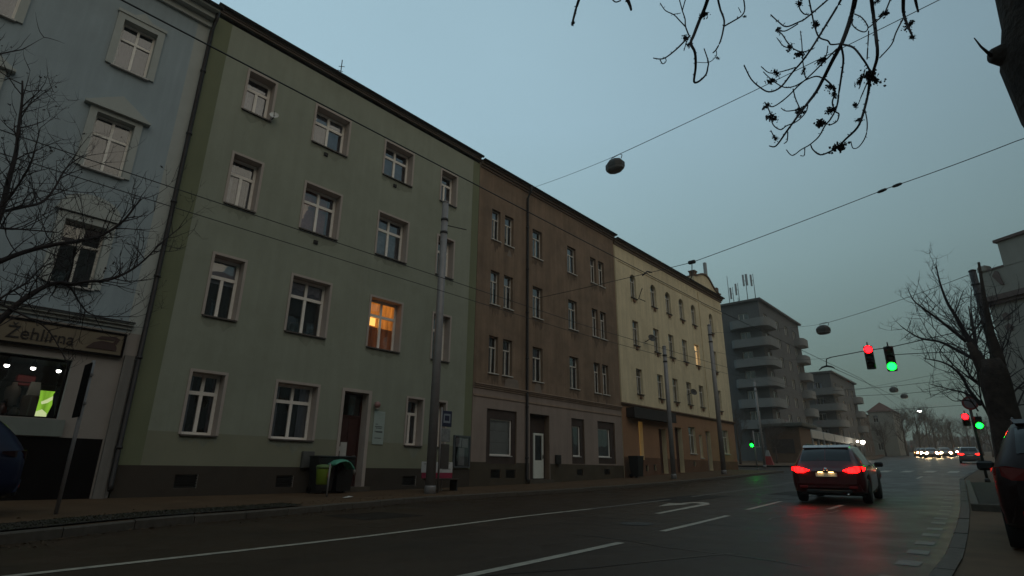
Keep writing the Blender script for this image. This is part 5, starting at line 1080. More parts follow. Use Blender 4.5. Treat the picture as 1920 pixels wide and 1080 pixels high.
p = MB(); p.add([(-19.25, 57.7, z0), (-18.3, 57.7, z0), (-18.3, 58.1, z0), (-19.25, 58.1, z0), (-19.0, 57.8, z0 + .8), (-18.5, 57.8, z0 + .8), (-18.5, 58.0, z0 + .8), (-19.0, 58.0, z0 + .8)], [(0, 1, 5, 4), (1, 2, 6, 5), (2, 3, 7, 6), (3, 0, 4, 7), (4, 5, 6, 7), (0, 3, 2, 1)]); p.build('base', mat('barrier_red', (.22, .012, .012), .5, .1, 4), bl)
p = MB(); p.add([(-18.98, 57.81, z0 + .801), (-18.52, 57.81, z0 + .801), (-18.52, 57.99, z0 + .801), (-18.98, 57.99, z0 + .801), (-18.86, 57.85, z0 + 1.35), (-18.64, 57.85, z0 + 1.35), (-18.64, 57.95, z0 + 1.35), (-18.86, 57.95, z0 + 1.35)], [(0, 1, 5, 4), (1, 2, 6, 5), (2, 3, 7, 6), (3, 0, 4, 7), (4, 5, 6, 7), (0, 3, 2, 1)]); p.build('top', mat('barrier_white', (.25, .25, .25), .5, .1, 4), bl)

# far pale house at the bend and lower houses left of the far road
def far_house(x0, x1, y0, y1, zb, h, col, label, roof=2.5):
    t = thing('far_house', ((x0 + x1) / 2, y0, zb), label, 'house')
    def Te(u, w, z): return (u, y0 - w, z)
    def Ts(u, w, z): return (x1 + w, u, z)
    m = mat('far_render_%d' % int(x0 * 10), col, .9, .1, .5)
    ops = []; so = []
    k = zb + 1.2
    while k < zb + h - 1.6:
        u = x0 + .8
        while u < x1 - 1.4: ops.append((u, u + 1.0, k, k + 1.5)); u += 2.6
        u = y0 + 1.0
        while u < y1 - 1.4: so.append((u, u + 1.0, k, k + 1.5)); u += 2.8
        k += 3.0
    facade_wall(t, Te, x0, x1, zb - 2, zb + h, ops, [m], lambda u, z: 0, depth=.2, closed=False, name='end_wall')
    facade_wall(t, Ts, y0, y1, zb - 2, zb + h, so, [m], lambda u, z: 0, depth=.2, closed=False, name='street_wall')
    for o in ops: make_window(t, Te, *o, recess=.1, upper=0, lower=2, fm=M_FRAME_OLD)
    for o in so: make_window(t, Ts, *o, recess=.1, upper=0, lower=2, fm=M_FRAME_OLD)
    xm = (x0 + x1) / 2
    p = MB(); p.add([(x0 - .3, y0 - .3, zb + h), (x1 + .4, y0 - .3, zb + h), (xm, y0 + 1.5, zb + h + roof), (x0 - .3, y1, zb + h), (x1 + .4, y1, zb + h), (xm, y1 - 1.5, zb + h + roof)], [(0, 1, 2), (1, 4, 5, 2), (0, 2, 5, 3), (3, 5, 4), (0, 3, 4, 1)]); p.build('roof', M_TILE, t)
    return t
far_house(-25.5, -20.8, 150, 160, gz(150), 9.5, (.24, .23, .20), 'pale house far down the street among bare trees', 2.2)
far_house(-34, -25.0, 134, 147, gz(134), 9.0, (.14, .11, .09), 'brown house next to the second grey block', 2.8)
far_house(-40, -31.5, 164, 178, gz(164), 8.5, (.17, .15, .13), 'distant dull house left of the bend behind the trees', 2.8)

# ---- right-hand building with the stepped attic at the crossing
M_RB = mat('right_house_stucco', (0.30, 0.275, 0.24), .9, .08, .8, .1, 90, streak=.08)
M_RBT = mat('right_house_cornice', (0.14, 0.095, 0.085), .9, .1, 2)
rb = thing('corner_house', (0.0, 45, gz(45)), 'pale stucco corner house with stepped attic and dark cornice at the right edge', 'house')
_d = Vector((0.86, -0.51, 0)).normalized(); _n = Vector((-0.51, -0.86, 0)).normalized()
_o = Vector((0.0, 44.9, 0))
def TRB(u, w, z): q = _o + _d * u + _n * w; return (q.x, q.y, z + CZ)
ops = []
for (a, b) in ((7.0, 8.9), (3.6, 5.6)):
    for u in (2.0, 4.4, 6.8): ops.append((u, u + 1.1, a, b))
facade_wall(rb, TRB, 0, 9.5, -1.2, 12.3, ops, [M_RB], lambda u, z: 0, depth=.22, back=9)
for o in ops: make_window(rb, TRB, *o, recess=.14, upper=1, lower=2, fm=M_FRAME_OLD, sill=M_SILLW, surround=M_RB, sw=.14)
p = MB(TRB); p.box(-.15, 9.6, -.1, .22, 10.1, 10.3); p.box(-.25, 9.6, -.1, .38, 10.3, 10.62); p.build('cornice', M_RBT, rb)
p = MB(TRB); p.box(1.35, 9.5, -4, .02, 12.31, 13.9); p.build('attic', M_RB, rb)
p = MB(TRB); p.box(1.2, 9.6, -4.1, .16, 13.9, 14.08); p.build('attic_cornice', M_RBT, rb)
p = MB(TRB); p.bevbox(-.12, .42, -.5, .12, 12.31, 12.75, .08); p.build('corner_pier', M_RB, rb)
p = MB(TRB); p.box(.42, 1.34, -.3, .05, 12.31, 12.42); p.build('parapet_coping', M_RBT, rb)
p = MB(TRB); uz_poly(p, [(.62, 11.9), (.86, 12.2), (.98, 12.1), (1.12, 11.2), (.95, 11.25)], .004, .09); p.build('console', M_RBT, rb)
for z in (9.4, 8.7):
    p = MB(TRB); uz_poly(p, [(.55, z), (.8, z + .12), (1.0, z - .1), (.9, z - .35), (.62, z - .3)], .004, .07); p.build('stucco_ornament', M_RBT, rb)

# the near-side row the camera stands in front of
rr_ = thing('near_side_house', (9, 8, 0), 'long dull stucco house lining the near side of the street', 'house')
def TR(u, w, z): return (9.5 - w, u, z + CZ)
ops = []
for (a, b) in ((10.4, 12.0), (7.2, 8.9), (4.0, 5.8), (.8, 2.5)):
    u = -24.0
    while u < 34: ops.append((u, u + 1.1, a, b)); u += 3.4
facade_wall(rr_, TR, -26, 36, -1.2, 13.8, ops, [mat('near_side_stucco', (.20, .18, .16), .9, .1, .7)], lambda u, z: 0, depth=.2)
for o in ops: make_window(rr_, TR, *o, recess=.12, upper=1, lower=2, fm=M_FRAME_OLD, sill=M_SILL)
pitched_roof(rr_, TR, -26, 36, 13.82)

# ================================================================== poles, lamps, wires, signals
M_POLE = mat('galvanised_pole', (0.25, 0.235, 0.235), .55, .12, 4, .1, 40, metal=.3)
M_POLED = mat('dark_painted_pole', (0.05, 0.045, 0.045), .6, .12, 4, metal=.2)
M_WIRE = mat('steel_wire', (0.03, 0.03, 0.03), .6, .1, 5)
def pole(x, y, h, r0, r1, label, m=None, name='catenary_pole', group=None, zb=None, arm=None):
    zb = gz(y) + .12 if zb is None else zb
    t = thing(name, (x, y, zb), label, 'pole', group)
    p = MB(); p.tube([(x, y, zb - .2), (x, y, zb + h * .5), (x, y, zb + h)], [r0, lerp(r0, r1, .5), r1], 14); p.build('shaft', m or M_POLE, t)
    p = MB(); p.lathe((x, y, zb), [(r0 * 1.12, -.05), (r0 * 1.12, .22), (r0 * 1.02, .26)], 14); p.build('base_sleeve', m or M_POLE, t)
    p = MB(); p.lathe((x, y, zb + h), [(r1 * 1.05, -.04), (r1 * 1.08, .02), (r1 * .5, .06)], 14); p.build('cap', m or M_POLE, t)
    p = MB()
    for z, rr in ((zb + h * .93, r1), (zb + h * .88, r1)):
        p = MB(); p.lathe((x, y, z), [(rr * 1.2, -.04), (rr * 1.2, .04)], 12); p.build('clamp_band', M_POLED, t)
    if arm:
        p = MB(); p.tube([(x, y, zb + arm[2]), (x + arm[0], y + arm[1], zb + arm[2] + .12)], .02, 6); p.build('bracket', M_POLED, t)
    return t
pole(-14.2, 12.05, 10.1, .16, .115, 'thick grey catenary pole in front of the right end of the green house', arm=(.1, 1.0, 9.2), group='grey catenary poles on the left pavement')
pole(-13.9, 28.1, 6.95, .13, .10, 'shorter grey pole standing before the yellow house shopfront', group='grey catenary poles on the left pavement')
pole(-13.9, 34.7, 9.25, .15, .11, 'grey catenary pole before the far bay of the yellow house', group='grey catenary poles on the left pavement')
pole(-0.25, 30.0, 8.75, .17, .13, 'dark catenary pole at the right pavement behind the thick tree trunk', m=M_POLED, zb=gz(30) + .07)
pole(-17.2, 52.0, 7.5, .12, .09, 'grey pole at the far corner of the side street by the green signal', zb=gz(52) + .0)

WIRES = thing
def wire(pts, r, label, name='overhead_wire', sag=0.0, group=None):
    P = []
    for a, b in zip(pts, pts[1:]):
        for k in range(10):
            t = k / 10; q = Vector(a).lerp(Vector(b), t); q.z -= sag * 4 * t * (1 - t); P.append(q)
    P.append(Vector(pts[-1]))
    p = MB(); p.tube(P, r, 5)
    return tag(p.build(name, M_WIRE), label, 'wire', group)
# contact wires along the street follow the climb far ahead
def along(x, z): return [(x, -30, CZ + z), (x, 16, CZ + z), (x - .3, 40, CZ + z + .7), (x - 4, 90, CZ + z + 2.4)]
wire(along(-6.5, 4.9), .011, 'single overhead wire crossing high over the top windows of the green house', group='wires along the street')
wire(along(-10.86, 4.9), .009, 'upper of two close wires running along the street over the green house', group='wires along the street')
wire(along(-11.75, 4.9), .009, 'lower of two close wires running along the street over the green house', group='wires along the street')
LX, LY, LZ = -9.62, 16.5, CZ + 11.52
wire([(-16.45, 19.75, CZ + 13.9), (LX, LY, LZ)], .009, 'thin span wire from the brown house roof to the hanging lamp', sag=.05)
wire([(LX, LY, LZ), (0.63, 16.5, CZ + 12.27), (5.5, 16.5, CZ + 12.7), (9.45, 16.5, CZ + 13.0)], .012, 'twisted span wire rising right from the hanging lamp', sag=.06)
wire([(-16.45, 20.2, CZ + 8.03), (-8.63, 20.45, CZ + 8.06), (-1.73, 20.5, CZ + 9.02), (1.56, 20.5, CZ + 9.42), (9.45, 20.6, CZ + 10.3)], .013, 'long span wire across the street with black insulators', sag=.03)
def luminaire(x, y, z, s, label, lit=False, name='hanging_lamp'):
    t = thing(name, (x, y, z), label, 'street lamp', 'lamps hung over the street')
    seg = 8
    def ringp(wx, wy, zz): return [(x + wx * math.cos(2 * math.pi * (k + .5) / seg) * s, y + wy * math.sin(2 * math.pi * (k + .5) / seg) * s, z + zz * s) for k in range(seg)]
    prof = [(.20, .16, .02), (.36, .28, -.06), (.50, .36, -.22), (.50, .36, -.46)]
    p = MB(); vs = []
    for q in prof: vs += ringp(*q)
    p.add(vs, [(i * seg + k, i * seg + (k + 1) % seg, (i + 1) * seg + (k + 1) % seg, (i + 1) * seg + k) for i in range(len(prof) - 1) for k in range(seg)] + [tuple(range(seg))])
    p.build('housing', mat('lamp_housing', (.06, .055, .05), .6, .15, 6), t)
    prof = [(.49, .35, -.46), (.46, .32, -.56), (.34, .24, -.64), (.2, .14, -.66)]
    p = MB(); vs = []
    for q in prof: vs += ringp(*q)
    p.add(vs, [(i * seg + k, i * seg + (k + 1) % seg, (i + 1) * seg + (k + 1) % seg, (i + 1) * seg + k) for i in range(len(prof) - 1) for k in range(seg)] + [tuple(range((len(prof) - 1) * seg, len(prof) * seg))])
    p.build('bowl', emit_mat('lit_lamp_bowl', (1, .95, .85), 30) if lit else mat('lamp_bowl', (.16, .155, .15), .35, .1, 6), t)
    p = MB(); p.tube([(x - .18 * s, y, z + .02 * s), (x - .18 * s, y, z + .16 * s), (x + .3 * s, y, z + .22 * s), (x + .42 * s, y, z + .12 * s), (x + .36 * s, y, z - .05 * s)], .015 * s + .004, 6); p.build('hanger', M_POLED, t)
    return t
luminaire(LX, LY, LZ - .16, .78, 'large dark lamp hanging on the span wire before the open sky')
wire([(-7.18, 34, CZ + 7.95), (-.3, 30.1, CZ + 8.3)], .012, 'thin wire from the second hanging lamp to the right pole', sag=.1)
wire([(-7.18, 34, CZ + 7.95), (-13.8, 34.7, CZ + 8.6)], .007, 'thin wire from the second hanging lamp to the left pole', sag=.1)
luminaire(-7.18, 34, CZ + 7.86, .75, 'smaller dark lamp hanging above the crossing beside the traffic lights')
luminaire(-10.5, 80, CZ + 9.9, .95, 'tiny unlit lamp over the far street below the green light')
luminaire(-11.4, 95, CZ + 10.7, .95, 'tiny unlit lamp over the far street, the farther of two')
luminaire(-11.6, 110, CZ + 9.9, .6, 'tiny lit white lamp hanging over the far street', lit=True)
wire([(-18, 95, CZ + 10.9), (-11.4, 95, CZ + 10.75), (-3, 95, CZ + 11.1)], .03, 'faint far span wire over the street at the fourth lamp')
wire([(-19, 110, CZ + 10.0), (-11.6, 110, CZ + 10.05), (-4, 110, CZ + 10.2)], .03, 'faint far span wire carrying the lit lamp')
wire([(-17, 80, CZ + 10.0), (-10.5, 80, CZ + 10.0), (-2, 80, CZ + 10.4)], .025, 'faint far span wire over the street at the third lamp')

# insulators and a clamp on the long span wire
M_INS = mat('black_insulator', (.015, .015, .015), .4, .1, 6)
t = thing('wire_insulator', (-1.8, 20.5, CZ + 8.95), 'pair of black insulators on the long span wire', 'insulator')
for a, b in (((-2.05, 20.5, CZ + 8.96), (-1.75, 20.5, CZ + 9.01)), ((-1.62, 20.5, CZ + 9.02), (-1.32, 20.5, CZ + 9.06))):
    A, B = Vector(a), Vector(b); p = MB(); p.tube([A, A.lerp(B, .15), A.lerp(B, .5), A.lerp(B, .85), B], [.012, .045, .055, .045, .012], 8); p.build('insulator_body', M_INS, t)
t = thing('wire_clamp', (-8.63, 20.45, CZ + 8.0), 'dark clamp with hanging strut where the wires meet before the yellow house', 'clamp')
p = MB(); p.bevbox(-8.78, -8.48, 20.38, 20.52, CZ + 8.0, CZ + 8.14, .03); p.build('clamp_body', M_INS, t)
p = MB(); p.tube([(-8.63, 20.45, CZ + 8.02), (-8.70, 20.5, CZ + 7.5), (-8.8, 20.5, CZ + 7.35)], .018, 6); p.build('strut', M_INS, t)
t = thing('wire_clamp', (-10.6, 20.4, CZ + 7.9), 'small dark clamp on the span wire left of the larger clamp', 'clamp')
p = MB(); p.tube([(-10.85, 20.4, CZ + 7.98), (-10.6, 20.4, CZ + 8.12), (-10.4, 20.4, CZ + 8.02)], .03, 6); p.build('clamp_body', M_INS, t)
p = MB(); p.tube([(-11.0, 20.6, CZ + 7.5), (-11.25, 20.7, CZ + 7.1), (-11.0, 20.8, CZ + 6.95)], .02, 6); p.build('tail', M_INS, t)

E_RED = emit_mat('signal_red', (1.0, .0025, .004), 22)
E_GRN = emit_mat('signal_green', (.0015, 1.0, .016), 24)
M_SIG = mat('signal_housing', (.025, .025, .022), .5, .15, 6)
M_LENS = mat('unlit_lens', (.03, .02, .015), .25, .1, 8)
def signal(x, y, z, s, lit, label, lens=3, rz=0.0, name='traffic_light'):
    """head with its top at z, facing -Y turned by rz"""
    t = thing(name, (x, y, z), label, 'traffic light', rot=(0, 0, rz))
    H = .33 * lens * s; w = .17 * s
    p = MB(); p.bevbox(-w, w, -.02, .24 * s, -H, 0, .03 * s); p.build('housing', M_SIG, t, local=True)
    for k in range(lens):
        zc = -H + (lens - 1 - k + .5) * .33 * s
        q = MB(); q.lathe((0, -.03, zc), [(.15 * s, .01), (.15 * s, 0), (.12 * s, -.025 * s), (.03 * s, -.05 * s)], 20, 'y')
        q.build('lens', (lit[1] if lit[0] == k else M_LENS), t, local=True)
        v = MB(); seg = 12; r = .16 * s; vs = []
        for i in range(seg + 1):
            a = math.pi * (i / seg) * 1.15 - .075 * math.pi
            vs.append((r * math.cos(a), -.03, zc + r * math.sin(a)))
            L = .22 * s * (.35 + .65 * math.sin(max(0, min(math.pi, a))))
            vs.append((r * math.cos(a), -.03 - L, zc + r * math.sin(a) - .02 * s))
        v.add(vs, [(2 * i, 2 * i + 2, 2 * i + 3, 2 * i + 1) for i in range(seg)], smooth=True); v.build('visor', M_SIG, t, local=True)
    p = MB(); p.tube([(0, .1, 0), (0, .1, .18 * s)], .025 * s, 6); p.build('hanger', M_SIG, t, local=True)
    return t
signal(-4.48, 29.1, CZ + 5.52, 1.05, (0, E_RED), 'traffic light showing red on the span wire', rz=R(9))
signal(-3.80, 29.75, CZ + 5.52, 1.12, (2, E_GRN), 'traffic light showing green beside the red one on the span wire', rz=R(7))
wire([(-5.85, 28.2, CZ + 5.02), (-4.48, 29.1, CZ + 5.32), (-3.8, 29.75, CZ + 5.45), (-.35, 30, CZ + 5.95)], .02, 'dark carrier wire holding the two traffic lights', name='signal_wire')
wire([(-3.8, 29.75, CZ + 5.12), (-2.2, 29.9, CZ + 5.05), (-.4, 30, CZ + 4.9)], .018, 'lower carrier wire from the green traffic light to the right pole', name='signal_wire')
wire([(-5.85, 28.2, CZ + 5.0), (-13.85, 34.6, CZ + 7.4)], .006, 'faint wire from the traffic light carrier to the far left pole', name='signal_wire', sag=.3)
t = thing('wire_hook', (-6.1, 28.3, CZ + 4.6), 'curved hook hanging from the left end of the traffic light wire', 'hook')
p = MB(); p.tube([(-5.85, 28.2, CZ + 5.02), (-6.05, 28.3, CZ + 4.98), (-6.1, 28.35, CZ + 4.70)], .025, 6); p.build('drop_rod', M_SIG, t)
p = MB(); p.tube([(-6.45, 28.4, CZ + 4.52), (-6.3, 28.4, CZ + 4.64), (-6.1, 28.4, CZ + 4.68), (-5.9, 28.4, CZ + 4.62), (-5.8, 28.4, CZ + 4.54)], [.02, .04, .05, .04, .02], 8); p.build('saddle', M_SIG, t)
wire([(-5.85, 28.2, CZ + 4.55), (-6.8, 45, CZ + 5.6), (-8.2, 70, CZ + 7.0)], .012, 'faint overhead wire running away behind the traffic lights')
wire([(-10.9, 60, CZ + 7.4), (-2.2, 44, CZ + 6.2)], .01, 'faint slanting stay wire behind the green traffic light')

# roadside signal on the right with a round sign above
def post_signal(x, y, h, label, glabel, heads):
    zb = gz(y) + .07
    t = thing('signal_post', (x, y, zb), label, 'post')
    p = MB(); p.tube([(x, y, zb - .1), (x, y, zb + h)], .055, 10); p.build('shaft', M_POLED, t)
    p = MB(); p.lathe((x, y, zb), [(.1, -.02), (.1, .12), (.06, .16)], 10); p.build('base', M_POLED, t)
    return t
post_signal(-1.55, 32.3, 3.9, 'slim dark signal post at the right kerb before the trees', '', 0)
zs = gz(32.3)
signal(-1.78, 32.15, CZ + 2.60, .8, (0, E_RED), 'small red signal on the right-hand post', lens=2)
signal(-1.36, 32.1, CZ + 2.46, .8, (1, E_GRN), 'small green signal on the right-hand post', lens=2)
t = thing('round_sign', (-1.5, 32.2, CZ + 2.8), 'round dull red-rimmed traffic sign above the right-hand signals', 'sign')
p = MB(); p.lathe((-1.5, 32.2, CZ + 3.05), [(.30, .02), (.30, 0.0), (.0, -.001)], 24, 'y', smooth=False); p.build('plate', mat('sign_rim_red', (.20, .03, .025), .5, .1, 5), t)
p = MB(); p.lathe((-1.5, 32.19, CZ + 3.05), [(.22, .0), (.22, -.004), (0, -.005)], 24, 'y', smooth=False); p.build('face', mat('sign_face_grey', (.16, .14, .15), .5, .1, 5), t)
# left pedestrian signal
x, y = -14.9, 43.4
t = thing('signal_post', (x, y, gz(y) + .1), 'thin signal post on the left pavement past the yellow house', 'post')
p = MB(); p.tube([(x, y, gz(y)), (x, y, gz(y) + 2.9)], .05, 8); p.build('shaft', M_POLE, t); p = MB(); p.lathe((x, y, gz(y) + .1), [(.09, 0), (.09, .12), (.05, .16)], 8); p.build('base', M_POLE, t)
signal(-15.05, 43.3, CZ + 2.32, .8, (1, E_GRN), 'small green pedestrian signal on the left beside the yellow house', lens=2)
# a bright lamp by the low shop
t = thing('shop_yard_lamp', (-17.5, 95, gz(95)), 'bright white lamp beside the low white shop', 'lamp')
p = MB(); p.tube([(-17.5, 95, gz(95)), (-17.5, 95, CZ + 4.2)], .05, 8); p.build('post', M_POLED, t)
p = MB(); p.lathe((-17.45, 95, CZ + 4.3), [(.05, .28), (.26, .16), (.30, 0), (.2, -.16), (.03, -.22)], 14); p.build('globe', emit_mat('yard_lamp_glow', (1, .92, .78), 22), t)
p = MB(); p.lathe((-18.1, 95, CZ + 4.45), [(.03, .12), (.14, .06), (.14, -.06), (.03, -.12)], 12); p.build('small_globe', MATS['yard_lamp_glow'], t)
p = MB(); p.tube([(-17.5, 95, CZ + 4.1), (-18.1, 95, CZ + 4.3)], .03, 6); p.build('arm', M_POLED, t)

# ================================================================== street furniture on the left pavement
def gpl(x, y): return gz(y) + .125 + .05 * max(0, min(1, (interp(XK, y) - x) / 3.4))
# slim sign seen edge-on by the shop
x, y = -12.2, 2.34; z = gpl(x, y)
t = thing('parking_sign', (x, y, z), 'thin post with a dark sign plate seen edge-on before the shop', 'sign')
p = MB(); p.tube([(x, y, z - .1), (x, y, CZ + 1.78)], .03, 8); p.build('post', M_POLE, t)
p = MB(); p.bevbox(x - .30, x + .16, y - .06, y - .035, CZ + .78, CZ + 1.72, .006); p.build('plate', M_BLACK, t)
p = MB(); p.box(x - .05, x + .05, y - .04, y + .04, CZ + 1.0, CZ + 1.04); p.box(x - .05, x + .05, y - .04, y + .04, CZ + 1.5, CZ + 1.54); p.build('clips', M_POLE, t)
# bus stop
x, y = -14.35, 12.5; z = gpl(x, y)
t = thing('bus_stop_sign', (x, y, z), 'bus stop post with dark blue flag and timetable behind the thick pole', 'bus stop')
p = MB(); p.tube([(x, y, z), (x, y, CZ + 1.95)], .035, 8); p.build('post', M_POLE, t)
p = MB(); p.bevbox(x - .03, x + .02, y + .02, y + .46, CZ + 1.34, CZ + 1.86, .01); p.build('flag', mat('dark_blue_flag', (.02, .025, .06), .5, .1, 5), t)
p = MB(); p.box(x + .021, x + .026, y + .08, y + .38, CZ + 1.46, CZ + 1.76); p.build('flag_face', mat('flag_face', (.22, .25, .30), .5, .1, 5), t)
p = MB()                     # bus pictogram on the face
p.box(x + .027, x + .03, y + .13, y + .33, CZ + 1.53, CZ + 1.70); p.build('pictogram', mat('dark_blue_flag', (.02, .025, .06)), t)
p = MB(); p.bevbox(x - .02, x + .02, y + .02, y + .42, CZ + .85, CZ + 1.28, .008); p.build('line_plates', mat('line_plate_grey', (.20, .21, .21), .6, .3, 9), t)
p = MB(); p.bevbox(x - .03, x + .03, y + .04, y + .40, CZ + .0, CZ + .78, .01); p.build('timetable_case', mat('timetable', (.075, .07, .065), .4, .15, 5), t)
# bench with an advertising back
x, y0_, y1_ = -15.2, 12.48, 13.86; z = gpl(x, 13)
t = thing('advertising_bench', (x, 13.1, z), 'low bench with white and crimson advertising back behind the thick pole', 'bench')
M_AD = mat('white_ad_panel', (.62, .61, .60), .5, .05, 4); M_ADR = mat('crimson_ad_stripe', (.34, .03, .07), .5, .06, 4)
p = MB(); p.bevbox(x - .02, x + .02, y0_, y1_, CZ - .13, CZ + .22, .008); p.build('backrest', M_AD, t)
p = MB(); p.bevbox(x - .02, x + .02, y0_ + .03, y1_, CZ - .31, CZ - .132, .008); p.build('lower_stripe', M_ADR, t)
p = MB()
for zz, a, b in ((.14, .08, .28), (.16, .86, 1.25), (.06, .92, 1.18), (-.02, .9, 1.28)): p.box(x + .0205, x + .023, y0_ + a, y0_ + b, CZ + zz, CZ + zz + .022)
tag(p.build('print_lines', mat('ad_print', (.25, .24, .24), .6, .1, 5), t), kind='stuff')
p = MB(); p.bevbox(x + .03, x + .42, y0_ + .05, y1_ - .05, CZ - .36, CZ - .31, .01); p.build('seat', mat('bench_seat', (.05, .03, .02), .6, .2, 4), t)
for yy in (y0_ + .18, y1_ - .58, y1_ - .48, y1_ - .1):
    p = MB(); p.box(x - .015, x + .015, yy, yy + .035, z - .02, CZ + .2) if yy > y0_ + .3 and yy < y1_ - .2 else p.box(x + .02, x + .38, yy, yy + .035, z - .02, CZ - .36)
    p.build('leg', M_SILLW if y0_ + .3 < yy < y1_ - .2 else M_POLED, t)
# litter bin: lime green on a post
x, y = -14.7, 8.60; z = gpl(x, y)
t = thing('litter_bin', (x, y, z), 'lime green litter bin on a thin post before the green house door', 'litter bin')
p = MB(); p.lathe((x, y, z + .30), [(.13, 0), (.17, .02), (.195, .42), (.2, .44)], 18); p.build('bucket', mat('lime_bin', (.20, .29, .03), .5, .12, 5), t)
p = MB(); p.lathe((x, y, z + .745), [(.21, -.02), (.215, .03), (.18, .07), (.05, .09)], 18); p.build('lid', mat('green_lid', (.12, .19, .06), .45, .1, 5), t)
p = MB(); p.tube([(x + .2, y + .06, z - .05), (x + .2, y + .06, z + .86)], .025, 8); p.build('post', M_POLE, t)
p = MB(); p.box(x + .196, x + .202, y + .01, y + .045, z + .5, z + .62); p.build('sticker', mat('bin_sticker', (.25, .11, .03), .6, .1, 5), t)
# dark wheelie bins against the wall
def wheelie(x, y, s, label, m, lidm, lid_open=False):
    z = gpl(x, y)
    t = thing('wheelie_bin', (x, y, z), label, 'wheelie bin', 'wheelie bins by the houses')
    a, b = .27 * s, .30 * s; h = 1.0 * s
    p = MB(); p.add([(x - a * .8, y - b * .8, z + .06), (x + a * .8, y - b * .8, z + .06), (x + a * .8, y + b * .8, z + .06), (x - a * .8, y + b * .8, z + .06), (x - a, y - b, z + h), (x + a, y - b, z + h), (x + a, y + b, z + h), (x - a, y + b, z + h)], [(0, 1, 5, 4), (1, 2, 6, 5), (2, 3, 7, 6), (3, 0, 4, 7), (0, 3, 2, 1), (4, 5, 6, 7)]); p.build('body', m, t)
    p = MB(); p.bevbox(x - a * 1.08, x + a * 1.08, y - b * 1.06, y + b * 1.06, z + h + .005, z + h + .07, .025); l_ = p.build('lid', lidm, t)
    p = MB(); p.tube([(x - a * 1.15, y - b * .8, z + h), (x - a * 1.15, y + b * .8, z + h)], .02, 6); p.build('handle', m, t)
    for s2 in (-1, 1):
        p = MB(); p.lathe((x - a * .7, y + s2 * b * .85, z + .1), [(.1, -.025), (.1, .025)], 14, 'y'); p.build('wheel', M_BLACK, t)
    return t
M_BIND = mat('black_bin_plastic', (.014, .014, .013), .5, .15, 5)
wheelie(-15.95, 9.28, 1.0, 'black wheelie bin against the green house behind the lime bin', M_BIND, M_BIND)
wheelie(-15.95, 9.93, 1.0, 'black wheelie bin beside the doorway under the teal sack', M_BIND, M_BIND)
wheelie(-15.95, 27.95, 1.05, 'black wheelie bin between the brown and the yellow house', M_BIND, M_BIND)
# teal sack slumped over the bin by the door
x, y = -15.5, 9.62; z = gpl(x, y) + .82
bmv = []; rng = random.Random(4); n, m_ = 12, 9
t = thing('bin_sack', (x, y, z), 'teal green plastic sack slumped over the bin by the door', 'sack')
for i in range(n + 1):
    for j in range(m_ + 1):
        u = i / n * 2 - 1; v = j / m_ * 2 - 1
        hh = .12 * (1 - u * u) * (1 - .5 * v * v) - .26 * max(0, u - .35) ** 1.2 - .10 * max(0, -u - .6) + rng.uniform(-.012, .012)
        bmv.append((x + .26 * v + rng.uniform(-.01, .01), y + .34 * u, z + hh + .04))
p = MB(); p.add(bmv, [(i * (m_ + 1) + j, i * (m_ + 1) + j + 1, (i + 1) * (m_ + 1) + j + 1, (i + 1) * (m_ + 1) + j) for i in range(n) for j in range(m_)], smooth=True)
sk = p.build('sheet', mat('teal_plastic', (.10, .36, .25), .35, .2, 6), t)
sm = sk.modifiers.new('thick', 'SOLIDIFY'); sm.thickness = .03
p = MB(); p.tube([(x + .1, y + .36, z - .08), (x + .14, y + .40, z - .18), (x + .12, y + .40, z - .28)], [.03, .04, .015], 7); p.build('knot', mat('pale_plastic', (.3, .29, .27), .5, .1, 6), t)
# scrap of paper on the pavement
p = MB(); x, y = -13.75, 8.85; z = gpl(x, y) + .006
p.add([(x - .1, y - .12, z), (x + .08, y - .1, z + .01), (x + .1, y + .1, z + .03), (x - .06, y + .13, z + .012), (x, y, z + .05)], [(0, 1, 4), (1, 2, 4), (2, 3, 4), (3, 0, 4)])
tag(p.build('paper_scrap', mat('paper_litter', (.5, .48, .45), .8, .05, 8)), 'crumpled scrap of pale paper lying on the left pavement', 'litter')

# raised tree pit on the right
tp = thing('tree_pit', (-.5, 20, gz(20)), 'raised kerbed bed of dark soil at the right edge under the thick tree', 'tree bed')
def pit_x(y): return interp(XR, y) + .35
for a, b in ((16.6, 30.0),):
    p = MB(); ys = ys_range(a, b, 1.2)
    for y in ys: p.v += [(pit_x(y), y, gz(y) + .16), (1.6, y, gz(y) + .2)]
    for i in range(len(ys) - 1): p.f.append((2 * i, 2 * i + 1, 2 * i + 3, 2 * i + 2)); p.mi.append(0); p.sm.append(False)
    p.build('soil', M_SOIL, tp)
    y = a
    while y < b:
        q = MB(); q.add([(pit_x(y + .01) - .14, y + .01, gz(y)), (pit_x(y + .01), y + .01, gz(y)), (pit_x(y + 1.0) - .14, y + .99, gz(y + 1)), (pit_x(y + 1), y + .99, gz(y + 1)), (pit_x(y + .01) - .14, y + .01, gz(y) + .22), (pit_x(y + .01), y + .01, gz(y) + .22), (pit_x(y + 1.0) - .14, y + .99, gz(y + 1) + .22), (pit_x(y + 1), y + .99, gz(y + 1) + .22)], [(0, 1, 5, 4), (1, 3, 7, 5), (3, 2, 6, 7), (2, 0, 4, 6), (4, 5, 7, 6)]); q.build('edging_stone', M_KERB, tp); y += 1.0
x = pit_x(a) - .14
while x < 1.5:
    q = MB(); q.bevbox(x + .006, x + .99, a - .14, a - .002, gz(a) - .05, gz(a) + .22, .015); q.build('edging_stone', M_KERB, tp); x += 1.0

for i, r in enumerate(g_rects.values()): sill_stain(gh, (r[0], r[1], r[2], r[3]), M_GSTAIN, i + 700, .45)

